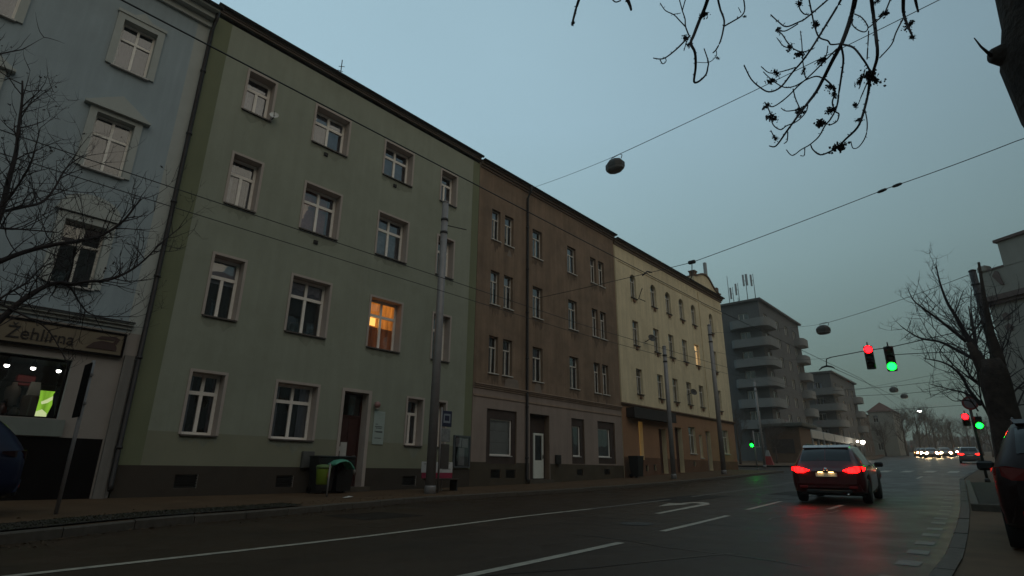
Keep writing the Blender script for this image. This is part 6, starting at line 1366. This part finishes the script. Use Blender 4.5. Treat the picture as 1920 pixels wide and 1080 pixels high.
# ================================================================== cars
M_TYRE = mat('tyre_rubber', (.014, .014, .014), .85, .1, 20)
M_RIM = mat('wheel_alloy', (.25, .25, .25), .35, .1, 8, metal=.9)
M_TRIM = mat('black_car_trim', (.012, .012, .012), .5, .1, 8)
M_CHROME = mat('chrome', (.6, .6, .6), .15, .05, 8, metal=1)
M_CGLASS = mat('car_glass', (.012, .013, .014), .06, .1, 3, spec=.6)
M_PLATE = mat('number_plate', (.62, .60, .55), .5, .05, 9)
M_TAIL = mat('tail_lens_unlit', (.16, .008, .008), .2, .1, 9)
E_TAIL = emit_mat('brake_light', (1.0, .002, .002), 26, stripes=30)
E_TAILW = emit_mat('tail_light_far', (1.0, .01, .006), 10.0)
E_HEAD = emit_mat('headlight_beam', (1.0, .70, .36), 260)
E_BLOOM = emit_mat('headlight_bloom', (1.0, .42, .09), 1.3)  # warm bloom round lit headlights, painted as an added emissive ring
E_PLATE = emit_mat('plate_lamp', (1.0, .62, .22), 10)
HATCH = [(0.00, .42, .80, .70, .84, .56), (0.03, .34, .88, .81, .95, .64), (0.10, .29, .93, .868, 1.07, .66), (.20, .26, .95, .885, 1.20, .645), (.32, .25, .955, .892, 1.33, .625), (.48, .22, .955, .897, 1.45, .61), (.70, .20, .95, .90, 1.515, .60),
         (1.4, .19, .93, .905, 1.545, .61), (2.1, .19, .915, .905, 1.525, .61), (2.6, .19, .91, .90, 1.44, .60), (3.0, .19, .92, .895, 1.25, .63), (3.3, .19, .93, .89, 1.06, .70), (3.45, .19, .92, .885, .985, .74), (3.9, .2, .86, .86, .905, .72), (4.15, .24, .74, .80, .80, .66), (4.25, .34, .62, .66, .66, .5)]
WHEELS_Y = (.78, 3.38)
def sect(y, st):
    for a, b in zip(st, st[1:]):
        if y <= b[0] + 1e-9:
            t = (y - a[0]) / (b[0] - a[0]); t2 = t
            return [lerp(p, q, t2) for p, q in zip(a[1:], b[1:])]
    return list(st[-1][1:])
def ring(y, st):
    zb, zm, wb, zt, wt = sect(y, st)
    for yc in WHEELS_Y:
        d = abs(y - yc)
        if d < .37: zb = max(zb, .32 + math.sqrt(.37 ** 2 - d * d))
    zm2 = max(zm, zb + .05)
    return [(0, zb), (.8 * wb, zb), (.965 * wb, zb + .05), (wb, lerp(zb, zm2, .35)), (wb * 1.0, lerp(zb, zm2, .70)), (.972 * wb, zm2), (lerp(.95 * wb, wt, .5), lerp(zm2, zt, .55)), (wt, lerp(zm2, zt, .93)), (wt * .86, lerp(zm2, zt, .99)), (0, zt + .012)]
def S(y, v, st, side):
    r = ring(y, st); i = min(int(v), len(r) - 2); t = v - i
    return Vector((side * lerp(r[i][0], r[i + 1][0], t), y, lerp(r[i][1], r[i + 1][1], t)))
def patch(mb, y0, y1, v0, v1, st, side, ny=8, nv=5, off=.008, skew=0.0):
    g = []
    for i in range(ny + 1):
        for j in range(nv + 1):
            v = lerp(v0, v1, j / nv); y = lerp(y0, y1, i / ny) + skew * (j / nv) * (1 if i < ny / 2 else -1)
            P = S(y, v, st, side); e = .01
            du = S(y + e, v, st, side) - S(y - e, v, st, side); dv = S(y, min(v + .05, 8.99), st, side) - S(y, v - .05, st, side)
            n = du.cross(dv) * (-side)
            if n.length > 1e-9: n.normalize()
            if n.dot(Vector((P.x, 0, P.z - .6))) < 0: n = -n
            g.append(tuple(P + n * off))
    mb.add(g, [(i * (nv + 1) + j, i * (nv + 1) + j + 1, (i + 1) * (nv + 1) + j + 1, (i + 1) * (nv + 1) + j) for i in range(ny) for j in range(nv)], smooth=True)
def make_car(label, cat, loc, rz, paint, st=HATCH, tail=None, head=None, group=None, pitch=0.0, sx=1.0, plate_lit=False, detail=True):
    t = thing('car', loc, label, cat, group, rot=(pitch, 0, rz)); t.scale = (sx, sx, sx)
    ys = []
    y = 0.0
    for a, b in zip(st, st[1:]):
        n = max(1, int((b[0] - a[0]) / .06)); ys += [lerp(a[0], b[0], k / n) for k in range(n)]
    ys.append(st[-1][0])
    mb = MB(); R0 = len(ring(1.0, st)); k2 = 2 * R0 - 2
    for y in ys:
        r = ring(y, st)
        full = [(x, z) for x, z in r] + [(-x, z) for x, z in r[-2:0:-1]]
        mb.v += [(x, y, z) for x, z in full]
    for i in range(len(ys) - 1):
        for k in range(k2):
            mb.f.append((i * k2 + k, i * k2 + (k + 1) % k2, (i + 1) * k2 + (k + 1) % k2, (i + 1) * k2 + k)); mb.mi.append(0); mb.sm.append(True)
    mb.f.append(tuple(range(k2))); mb.mi.append(0); mb.sm.append(False); mb.f.append(tuple((len(ys) - 1) * k2 + k for k in range(k2 - 1, -1, -1))); mb.mi.append(0); mb.sm.append(False)
    body = mb.build('body', paint, t, local=True)
    def part(name, mb_, m, par=None):
        return mb_.build(name, m, par or t, local=True)
    # glazing
    p = MB()
    for s in (1, -1): patch(p, .13, .455, 7.35, 8.98, st, s, 8, 6, .007)
    part('rear_window', p, M_CGLASS)
    p = MB()
    for s in (1, -1): patch(p, 2.63, 3.36, 7.3, 8.98, st, s, 8, 6, .007)
    part('windscreen', p, M_CGLASS)
    for s in (1, -1):
        for (a, b) in ((.62, 1.42), (1.47, 2.55)):
            p = MB(); patch(p, a, b, 5.12, 6.85, st, s, 8, 4, .007); part('side_window', p, M_CGLASS)
        p = MB(); patch(p, 1.455, 1.462, 2.6, 5.1, st, s, 1, 6, .002); patch(p, 2.60, 2.607, 2.6, 5.1, st, s, 1, 6, .002); patch(p, .72, .727, 4.3, 5.1, st, s, 1, 3, .002); part('door_gap', p, M_TRIM)
        p = MB(); patch(p, 1.2, 1.40, 4.72, 4.86, st, s, 4, 1, .018); patch(p, 2.32, 2.52, 4.72, 4.86, st, s, 4, 1, .018); part('door_handle', p, paint)
        q = MB(); q.bevbox(.90 if s > 0 else -1.12, 1.12 if s > 0 else -.90, 2.72, 2.84, .93, 1.07, .03); part('mirror', q, M_TRIM)
        for yc in WHEELS_Y:
            x = .80 * s
            q = MB(); q.lathe((x, yc, .315), [(.20, -.10), (.30, -.10), (.315, -.06), (.315, .06), (.30, .10), (.21, .10)], 28, 'x'); w = part('wheel', q, M_TYRE)
            q = MB(); q.lathe((x + .085 * s, yc, .315), [(.20, -.015), (.205, .015), (.19, .012), (.06, .0), (.05, .012), (.01, .014)] if s > 0 else [(.01, -.014), (.05, -.012), (.06, 0), (.19, -.012), (.205, -.015), (.20, .015)], 20, 'x'); part('rim', q, M_RIM, w)
            q = MB(); seg = 14; vs = []
            for k in range(seg + 1):
                a = math.pi * k / seg
                for rr in (.362, .395): vs.append((.905 * s, yc + rr * math.cos(a), .32 + rr * math.sin(a)))
            q.add(vs, [(2 * k, 2 * k + 2, 2 * k + 3, 2 * k + 1) for k in range(seg)]); part('arch_trim', q, M_TRIM)
        # tail lamp wrapping the corner
        poly = [(.40, .865), (.56, .925), (.74, .962), (.80, .955), (.80, .85), (.72, .80), (.55, .80)]
        q = MB(); fr = []; bk = []
        for x, z in poly:
            yo = -.018 + max(0, x - .58) ** 1.6 * .55
            fr.append((s * x * 1.015, yo, z)); bk.append((s * x * .98, yo + .10, z))
        n = len(poly); q.add(fr + bk, [tuple(range(n)), tuple(range(2 * n - 1, n - 1, -1))] + [(i, (i + 1) % n, n + (i + 1) % n, n + i) for i in range(n)])
        q.add([(s * .805, .08, .955), (s * .87, .17, .95), (s * .905, .33, .935), (s * .905, .33, .90), (s * .885, .17, .855), (s * .815, .08, .85)], [(0, 1, 4, 5), (1, 2, 3, 4)])
        part('tail_light', q, tail or M_TAIL)
        q = MB(); q.bevbox(min(s * .50, s * .70), max(s * .50, s * .70), -.012, .03, .40, .47, .012); part('reflector', q, mat('rear_reflector', (.25, .01, .01), .25, .1, 9))
        # headlamp
        q = MB(); q.lathe((s * .60, 4.17, .69), [(.15, -.08), (.17, .0), (.13, .05), (.04, .08)], 16, 'y')
        hl_ = part('headlight', q, head or M_CHROME)
        q = MB(); q.lathe((s * .60, 4.15, .69), [(.28, -.06), (.31, .0), (.20, .015)], 18, 'y'); part('headlight_reflector_or_bloom', q, E_BLOOM if head else M_CHROME, hl_)  # chrome reflector; on lit cars an oversized glowing ring stands in for glare
    # bumpers, plate, details
    q = MB(); q.add([(-.80, .03, .34), (.80, .03, .34), (.74, -.015, .52), (-.74, -.015, .52), (-.88, .30, .30), (.88, .30, .30), (.88, .28, .52), (-.88, .28, .52)], [(0, 1, 2, 3), (1, 5, 6, 2), (0, 3, 7, 4)]); part('rear_bumper', q, paint)
    q = MB(); q.bevbox(-.55, .55, -.022, .04, .27, .365, .02); part('bumper_skirt', q, M_TRIM)
    q = MB(); q.bevbox(-.26, .26, -.028, -.008, .70, .805, .006); pl_ = part('number_plate', q, M_PLATE)
    q = MB(); q.box(-.30, .30, -.045, .0, .815, .84); part('plate_strip', q, M_TRIM)
    if plate_lit:
        for s in (-.13, .13):
            q = MB(); q.bevbox(s - .06, s + .06, -.075, -.046, .812, .826, .004); part('plate_lamp', q, E_PLATE)
    q = MB(); q.lathe((0, -.03, .885), [(.055, .03), (.055, .0), (.03, -.012)], 18, 'y'); part('emblem', q, M_CHROME)
    q = MB(); q.tube([(.05, .13, 1.10), (-.15, .20, 1.20), (-.22, .23, 1.23)], .01, 5); part('wiper', q, M_TRIM)
    q = MB(); q.add([(-.57, .44, 1.475), (.57, .44, 1.475), (.60, .72, 1.545), (-.60, .72, 1.545), (-.56, .46, 1.445), (.56, .46, 1.445)], [(0, 1, 2, 3), (0, 4, 5, 1)]); part('spoiler', q, paint)
    for s in (-1, 1):
        q = MB(); q.tube([(s * .56, .8, 1.535), (s * .57, 1.1, 1.585), (s * .57, 2.0, 1.585), (s * .56, 2.4, 1.52)], .014, 6); part('roof_rail', q, M_TRIM)
    q = MB(); q.tube([(.45, .03, .25), (.45, -.02, .25)], .035, 10); part('exhaust', q, M_CHROME)
    q = MB(); q.tube([(0, .9, 1.55), (0, .72, 1.72)], .006, 5); part('aerial', q, M_TRIM)
    q = MB(); q.bevbox(-.6, .6, 4.19, 4.26, .40, .55, .02); part('grille', q, M_TRIM)
    q = MB(); q.box(-.78, .78, .45, 3.9, .20, .24); part('underside', q, M_TRIM)
    return t
M_RED = mat('dark_red_paint', (.075, .004, .006), .28, .06, 3, coat=.8)
M_BLUEP = mat('dark_blue_paint', (.006, .010, .034), .45, .06, 3, spec=.25)
M_BLKP = mat('near_black_paint', (.016, .006, .006), .45, .06, 3, spec=.25)
M_GRYP = mat('grey_paint', (.10, .10, .105), .3, .06, 3, coat=.6)
make_car('dark red hatchback with glowing brake lights driving away on the road', 'car', (-4.24, 17.65, gz(17.65) + .006), R(4.5), M_RED, tail=E_TAIL, plate_lit=True, pitch=R(1.3), sx=1.0)
make_car('near-black parked car cut off by the right edge', 'car', (.50, 8.75, gz(10) + .075), R(1.0), M_BLKP, group='parked cars', sx=.97)
bc = make_car('dark blue parked car at the left edge before the shop', 'car', (-12.6, 1.72, gpl(-12.4, 1) + .0), R(180), M_BLUEP, group='parked cars', tail=mat('dark_tail_lens', (.02, .004, .006), .3, .1, 9, spec=.2))
# far traffic: built once, then copied
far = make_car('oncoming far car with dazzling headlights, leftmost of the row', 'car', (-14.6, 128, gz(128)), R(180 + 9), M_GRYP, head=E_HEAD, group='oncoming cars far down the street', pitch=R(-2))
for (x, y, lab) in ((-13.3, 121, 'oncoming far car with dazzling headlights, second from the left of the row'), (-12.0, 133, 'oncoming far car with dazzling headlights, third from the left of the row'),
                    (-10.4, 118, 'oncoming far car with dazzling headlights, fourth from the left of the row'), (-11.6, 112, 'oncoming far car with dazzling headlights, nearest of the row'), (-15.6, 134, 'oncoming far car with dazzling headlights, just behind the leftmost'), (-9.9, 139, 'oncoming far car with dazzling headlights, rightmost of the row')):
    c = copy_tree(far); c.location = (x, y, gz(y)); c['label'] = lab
make_car('small far car with red tail lights beyond the crossing', 'car', (-4.3, 71.5, gz(71.5)), R(4), M_GRYP, tail=E_TAILW, pitch=R(2))

# ================================================================== trees
M_BARK = mat('dark_bark', (.055, .042, .034), .95, .3, 6, .7, 30)
M_BARK2 = mat('grey_brown_bark', (.045, .031, .024), .95, .5, 5, 1.0, 22, dirt=((.018, .013, .010), .8, 6.0))
M_TWIG = mat('twig_bark', (.035, .026, .026), .9, .3, 6)
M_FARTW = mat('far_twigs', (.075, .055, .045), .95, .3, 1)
def rnd_dir(rng):
    while True:
        v = Vector((rng.uniform(-1, 1), rng.uniform(-1, 1), rng.uniform(-1, 1)))
        if .1 < v.length < 1: return v.normalized()
def twig(mb, P, d, L, r, lvl, rng, up=.25, n=4, kids=3, spread=.75, buds=None):
    pts = [P.copy()]; rad = [r]
    q = P.copy(); dd = d.normalized()
    for k in range(n):
        dd = (dd + rnd_dir(rng) * .22 + Vector((0, 0, up * .35))).normalized()
        q = q + dd * (L / n); pts.append(q.copy()); rad.append(r * (1 - .75 * (k + 1) / n))
    mb.tube(pts, rad, 4 if lvl < 2 else 5, cap=False)
    if lvl > 0:
        for c in range(kids):
            i = rng.randint(1, n); t = pts[i]
            nd = (dd * (1 - spread) + rnd_dir(rng) * spread + Vector((0, 0, up))).normalized()
            twig(mb, t, nd, L * rng.uniform(.4, .7), max(.0025, r * .55), lvl - 1, rng, up, n, kids, spread, buds)
    elif buds is not None and rng.random() < .25:
        buds.append(pts[-1])
def limbs_to_mesh(mb, limbs, rng, step=.28, L=.6, lvl=1, up=.3, r_tw=.007, kids=3, ang=.8, start=.15, buds=None):
    for lb in limbs:
        pts = [Vector(p[:3]) for p in lb]; rad = [p[3] for p in lb]
        P = []; RR = []
        for i in range(len(pts) - 1):
            p0 = pts[max(0, i - 1)]; p1 = pts[i]; p2 = pts[i + 1]; p3 = pts[min(len(pts) - 1, i + 2)]
            for k in range(4):
                t = k / 4
                P.append(.5 * ((2 * p1) + (-p0 + p2) * t + (2 * p0 - 5 * p1 + 4 * p2 - p3) * t * t + (-p0 + 3 * p1 - 3 * p2 + p3) * t ** 3)); RR.append(lerp(rad[i], rad[i + 1], t))
        P.append(pts[-1]); RR.append(rad[-1])
        mb.tube(P, RR, 7)
        if L > 0:
            acc = 0; n = len(P)
            for i in range(1, n):
                acc += (P[i] - P[i - 1]).length
                if acc > step and i / n > start:
                    acc = 0
                    d = (P[i] - P[i - 1]).normalized()
                    nd = (d * (1 - ang) + rnd_dir(rng) * ang + Vector((0, 0, up * .5))).normalized()
                    twig(mb, P[i], nd, L * rng.uniform(.5, 1.1), min(RR[i] * .7, r_tw), lvl, rng, up, kids=kids, buds=buds)
def cluster_mesh(mb, clusters, rng, dens=18):
    """ragged bunches of hanging keys: many small twisted blades round a core"""
    for (x, y, z, r) in clusters:
        c0 = Vector((x, y, z)); e1 = rnd_dir(rng) * r * .5
        for k in range(7):
            c = c0 + e1 * rng.uniform(-.9, .9) + rnd_dir(rng) * r * rng.uniform(0, .3); q = r * rng.uniform(.16, .30); ax = [rnd_dir(rng) * q * rng.uniform(.7, 1.3) for _ in range(3)]
            mb.add([tuple(c + ax[0]), tuple(c - ax[0]), tuple(c + ax[1]), tuple(c - ax[1]), tuple(c + ax[2]), tuple(c - ax[2])], [(0, 2, 4), (2, 1, 4), (1, 3, 4), (3, 0, 4), (2, 0, 5), (1, 2, 5), (3, 1, 5), (0, 3, 5)])
        for k in range(dens):
            c = c0 + e1 * rng.uniform(-1, 1) + rnd_dir(rng) * r * rng.uniform(0, .55)
            d = (rnd_dir(rng) * .8 + Vector((0, 0, -.7))).normalized(); L = r * rng.uniform(.14, .32); w = d.cross(rnd_dir(rng)).normalized() * L * rng.uniform(.3, .55); w2 = d.cross(w).normalized() * w.length * .7
            mb.add([tuple(c), tuple(c + d * L * .55 + w), tuple(c + d * L), tuple(c + d * L * .5 - w), tuple(c + d * L * .5 + w2), tuple(c + d * L * .5 - w2)], [(0, 1, 2, 3), (0, 4, 2, 5)])
def knobs(mb, limbs, rng, every=.045):
    for lb in limbs:
        for (x0, y0, z0, r0), (x1, y1, z1, r1) in zip(lb, lb[1:]):
            a, b = Vector((x0, y0, z0)), Vector((x1, y1, z1)); n = int((b - a).length / every)
            for k in range(n):
                if rng.random() < .55: continue
                t = (k + rng.random()) / max(1, n); r = lerp(r0, r1, t); q = a.lerp(b, t); d = (rnd_dir(rng) + (b - a).normalized() * .5).normalized()
                L = r + rng.uniform(.006, .022)
                mb.tube([q, q + d * L * .6, q + d * L], [r * .5, r * .42 + .0012, .0008], 4, cap=False)

# left roadside tree
rng = random.Random(11)
lt = thing('street_tree', (-10.5, .05, .15), 'bare street tree reaching in from the left edge before the blue house', 'tree')
p = MB(); p.tube([(-10.5, .05, 0), (-10.5, .05, .8), (-10.48, .08, 2.2), (-10.5, .12, 3.3), (-10.5, .15, 4.0)], [.16, .12, .10, .085, .05], 12); p.build('trunk', M_BARK2, lt)
buds = []
p = MB(); limbs_to_mesh(p, LEFT_LIMBS, rng, step=.06, L=.66, lvl=2, up=.35, r_tw=.010, kids=3, ang=.6, buds=buds)
# further limbs on the sides turned away from the street view
for k in range(9):
    a = rng.uniform(0, 6.28); P0 = Vector((-10.5, .1, rng.uniform(2.2, 4.2))); d = Vector((math.cos(a) * .8, math.sin(a) * .8, .75))
    if math.sin(a) > .2: continue
    twig(p, P0, d, 1.8, .03, 3, rng, .3, 5, 3, .6)
p.build('crown', M_TWIG, lt)
p = MB(); cluster_mesh(p, [(b.x, b.y, b.z, rng.uniform(.015, .05)) for b in buds if rng.random() < .35], rng, 8); p.build('seed_clusters', M_TWIG, lt)

# overhanging ash tree beside the camera on the right
rng = random.Random(21)
ot = thing('overhanging_tree', (1.35, 5.3, .08), 'bare ash tree whose seed-clustered twigs hang into the top right sky', 'tree')
p = MB()
TR_ = [(1.6, 5.45, -.1), (1.45, 5.40, 1.0), (1.18, 5.35, 2.0), (.93, 5.28, 2.8), (.75, 5.15, 3.5), (.72, 5.05, 3.85), (.75, 5.0, 4.15), (.78, 4.95, 4.7), (.84, 4.9, 5.4)]
p.tube(TR_, [.42, .36, .33, .31, .30, .31, .27, .26, .2], 20, gnarl=.08)
tk = p.build('trunk', M_BARK2, ot)
p = MB(); p.tube([(.62, 5.05, 3.90), (.46, 5.0, 3.95), (.385, 4.96, 3.95)], [.13, .09, .05], 9); p.tube([(.39, 4.95, 3.94), (.345, 4.90, 4.02), (.32, 4.86, 4.09)], [.014, .008, .004], 6); p.build('broken_stub', M_BARK2, ot)
p = MB(); limbs_to_mesh(p, OVERHEAD, rng, L=0); knobs(p, OVERHEAD, rng)
# carry every hanging twig back up to the tree above the frame
M0 = [(.82, 4.9, 5.2), (.4, 4.7, 6.6), (-.1, 4.4, 7.4), (-.7, 4.1, 7.7), (-1.3, 3.8, 7.6), (-1.9, 3.4, 7.3)]
p.tube([Vector(q) for q in M0], [.13, .11, .09, .07, .05, .035], 9)
for i in TOPS:                # each hanging branch goes on up to the bough above
    P0, P1 = Vector(OVERHEAD[i][0][:3]), Vector(OVERHEAD[i][1][:3]); r0 = OVERHEAD[i][0][3]
    up = (P0 - P1).normalized() * .5 + Vector((0, -.25, .75)); a1 = P0 + up * .7
    best = min((Vector(q) for q in M0), key=lambda q: (q - a1).length)
    p.tube([P0, P0.lerp(a1, .5), a1, a1.lerp(best, .5) + Vector((0, 0, .1)), best], [r0, r0 * 1.05, r0 * 1.15, r0 * 1.3, r0 * 1.5], 7)
p.build('crown', M_TWIG, ot)
p = MB(); cluster_mesh(p, [(x, y, z, r * 1.75) for x, y, z, r in CLUSTERS], rng, 90); p.build('seed_clusters', M_TWIG, ot)

# thick tree in the right bed
rng = random.Random(31)
rt = thing('street_tree', (-.33, 19.3, gz(19.3)), 'thick pollarded street tree at the right edge with bare branches over the road', 'tree')
TRK = [(-.40, .0, .46), (-.38, .35, .38), (-.36, .8, .345), (-.35, 1.3, .335), (-.33, 1.8, .33), (-.31, 2.3, .325), (-.29, 2.8, .32), (-.27, 3.2, .33), (-.27, 3.55, .30), (-.28, 3.85, .22)]
p = MB(); p.tube([(x, 19.3 + .02 * math.sin(z * 3), z) for x, z, r in TRK], [r for x, z, r in TRK], 28, gnarl=.13); p.build('trunk', M_BARK2, rt)
for pts, rr in (([(-.36, 19.3, 3.2), (-.46, 19.28, 3.65), (-.55, 19.25, 4.02), (-.62, 19.25, 4.35)], [.22, .16, .11, .07]), ([(-.18, 19.32, 3.3), (-.10, 19.35, 3.9), (-.12, 19.4, 4.6), (-.06, 19.45, 5.6), (.02, 19.5, 6.6)], [.20, .13, .08, .05, .03])):
    p = MB(); p.tube(pts, rr, 12, gnarl=.12); p.build('main_limb', M_BARK2, rt)
p = MB(); limbs_to_mesh(p, RIGHT_LIMBS, rng, step=.09, L=.62, lvl=2, up=.3, r_tw=.010, kids=3, ang=.6)
p.build('crown', M_TWIG, rt)
# slimmer trees behind it in the same bed
def bare_tree(mb_t, mb_c, x, y, z, h, rng, r0=.10, lean=(0, 0), lvl=3, kids=4, L=.45):
    pts = [Vector((x + lean[0] * t * h, y + lean[1] * t * h, z + t * h)) for t in (0, .15, .35, .55, .75, .95)]
    pts = [q + Vector((rng.uniform(-.05, .05), rng.uniform(-.05, .05), 0)) * h * .12 for q in pts]
    mb_t.tube(pts, [r0 * k for k in (1.2, .95, .8, .6, .38, .15)], 9)
    for k in range(11):
        t = rng.uniform(.3, .95); i = int(t * 5); P = pts[i].lerp(pts[min(5, i + 1)], t * 5 - i); a = rng.uniform(0, 6.28)
        twig(mb_c, P, Vector((math.cos(a), math.sin(a), .8)), h * L * (1.15 - t * .7), r0 * .42 * (1.1 - t * .7), lvl, rng, .25, 4, kids, .6)
for (x, y, h, r0, lean, lab) in ((-.74, 24.0, 6.5, .11, (.03, .02), 'slim bare tree just behind the thick right-hand trunk'), (-.2, 27.5, 7.0, .12, (-.02, 0), 'slim bare tree at the far end of the right-hand bed')):
    rng = random.Random(int(y * 10)); z = gz(y)
    t = thing('slim_tree', (x, y, z), lab, 'tree', 'slim trees in the right bed')
    a, b = MB(), MB(); bare_tree(a, b, x, y, z, h, rng, r0, lean, 2, 4); a.build('trunk', M_BARK2, t); b.build('crown', M_TWIG, t)
# far bare trees down the street
protos = []
for s in range(3):
    rng = random.Random(70 + s); a, b = MB(), MB(); bare_tree(a, b, 0, 0, 0, 9.0, rng, .2, (0, 0), 3, 5, .42)
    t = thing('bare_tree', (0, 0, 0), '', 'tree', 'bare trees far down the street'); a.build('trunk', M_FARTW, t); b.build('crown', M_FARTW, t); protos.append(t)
spots = [(-21.5, 137, .8, 'bare tree beside the pale far house, left of it'), (-18.6, 143, 1.0, 'bare tree just right of the pale far house'), (-17.5, 155, 1.15, 'tall bare tree behind the pale far house'), (-16.0, 168, 1.1, 'bare tree in the far middle of the street view'),
         (-11.5, 150, .75, 'low bare tree above the far headlights'), (-9.2, 160, .8, 'bare tree right of the far headlights'), (-6.0, 132, .7, 'bare tree on the far right pavement'), (-27.5, 108, .8, 'bare tree between the two grey blocks'),
         (-4.0, 112, .62, 'small bare tree on the right before the bend'), (-20.5, 66, .52, 'small dark bare tree by the brown kiosk'), (-22.6, 61, .6, 'bare tree against the end wall of the tall grey block'), (-1.5, 90, .6, 'small bare tree right of the far car'),
         (-13.5, 180, 1.0, 'far bare tree left of the lit street lamp'), (-24, 185, 1.2, 'farthest bare tree left of the bend'), (-20, 195, 1.3, 'farthest tall bare tree at the bend')]
for i, (x, y, s, lab) in enumerate(spots):
    o = protos[i] if i < 3 else copy_tree(protos[i % 3])
    o.location = (x, y, gz(y)); o.scale = (s, s, s); o.rotation_euler = (0, 0, i * 1.7); o['label'] = lab
# wooded hill closing the view
rng = random.Random(9)
p = MB()
for i in range(2600):
    x = rng.uniform(-190, 120); y = rng.uniform(250, 330); z = gz(y) - 2 + rng.uniform(0, 1) * (7 + 2.5 * math.sin(x * .05) + 1.5 * math.sin(x * .17))
    h = rng.uniform(2, 5)
    for k in range(3):
        a = rng.uniform(0, 6.28); w = rng.uniform(.6, 1.8)
        p.add([(x - w * math.cos(a), y - w * math.sin(a), z + rng.uniform(-1, 1)), (x + w * math.cos(a), y + w * math.sin(a), z + rng.uniform(-1, 1)), (x + rng.uniform(-1, 1), y, z + h)], [(0, 1, 2)])
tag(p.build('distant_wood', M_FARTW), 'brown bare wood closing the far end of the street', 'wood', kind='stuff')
p = MB(); xs = ys_range(-260, 220, 12)
for k, (yy, zz) in enumerate(((240, -3), (285, 4), (330, 7), (420, 3))):
    for x in xs: p.v.append((x, yy, gz(yy) + zz + (2.2 * math.sin(x * .03 + 1) if k in (1, 2) else 0)))
for k in range(3):
    for i in range(len(xs) - 1): p.f.append((k * len(xs) + i, k * len(xs) + i + 1, (k + 1) * len(xs) + i + 1, (k + 1) * len(xs) + i)); p.mi.append(0); p.sm.append(True)
tag(p.build('hill', mat('wooded_hill', (.065, .05, .04), .95, .3, .2)), kind='structure')


# thin evening haze that softens the far end of the street
p = MB(); p.box(-120, 60, -30, 345, -2.2, 31.5)
hz = p.build('haze', [])
hz['kind'] = 'stuff'
hm = bpy.data.materials.new('evening_haze'); hm.use_nodes = True; hn = hm.node_tree.nodes; hn.clear()
ho = hn.new('ShaderNodeOutputMaterial'); hv = hn.new('ShaderNodeVolumePrincipled')
hv.inputs['Color'].default_value = (.80, .76, .70, 1); hv.inputs['Density'].default_value = 0.0010; hv.inputs['Anisotropy'].default_value = .35
hm.node_tree.links.new(hv.outputs[0], ho.inputs['Volume']); hz.data.materials.append(hm)
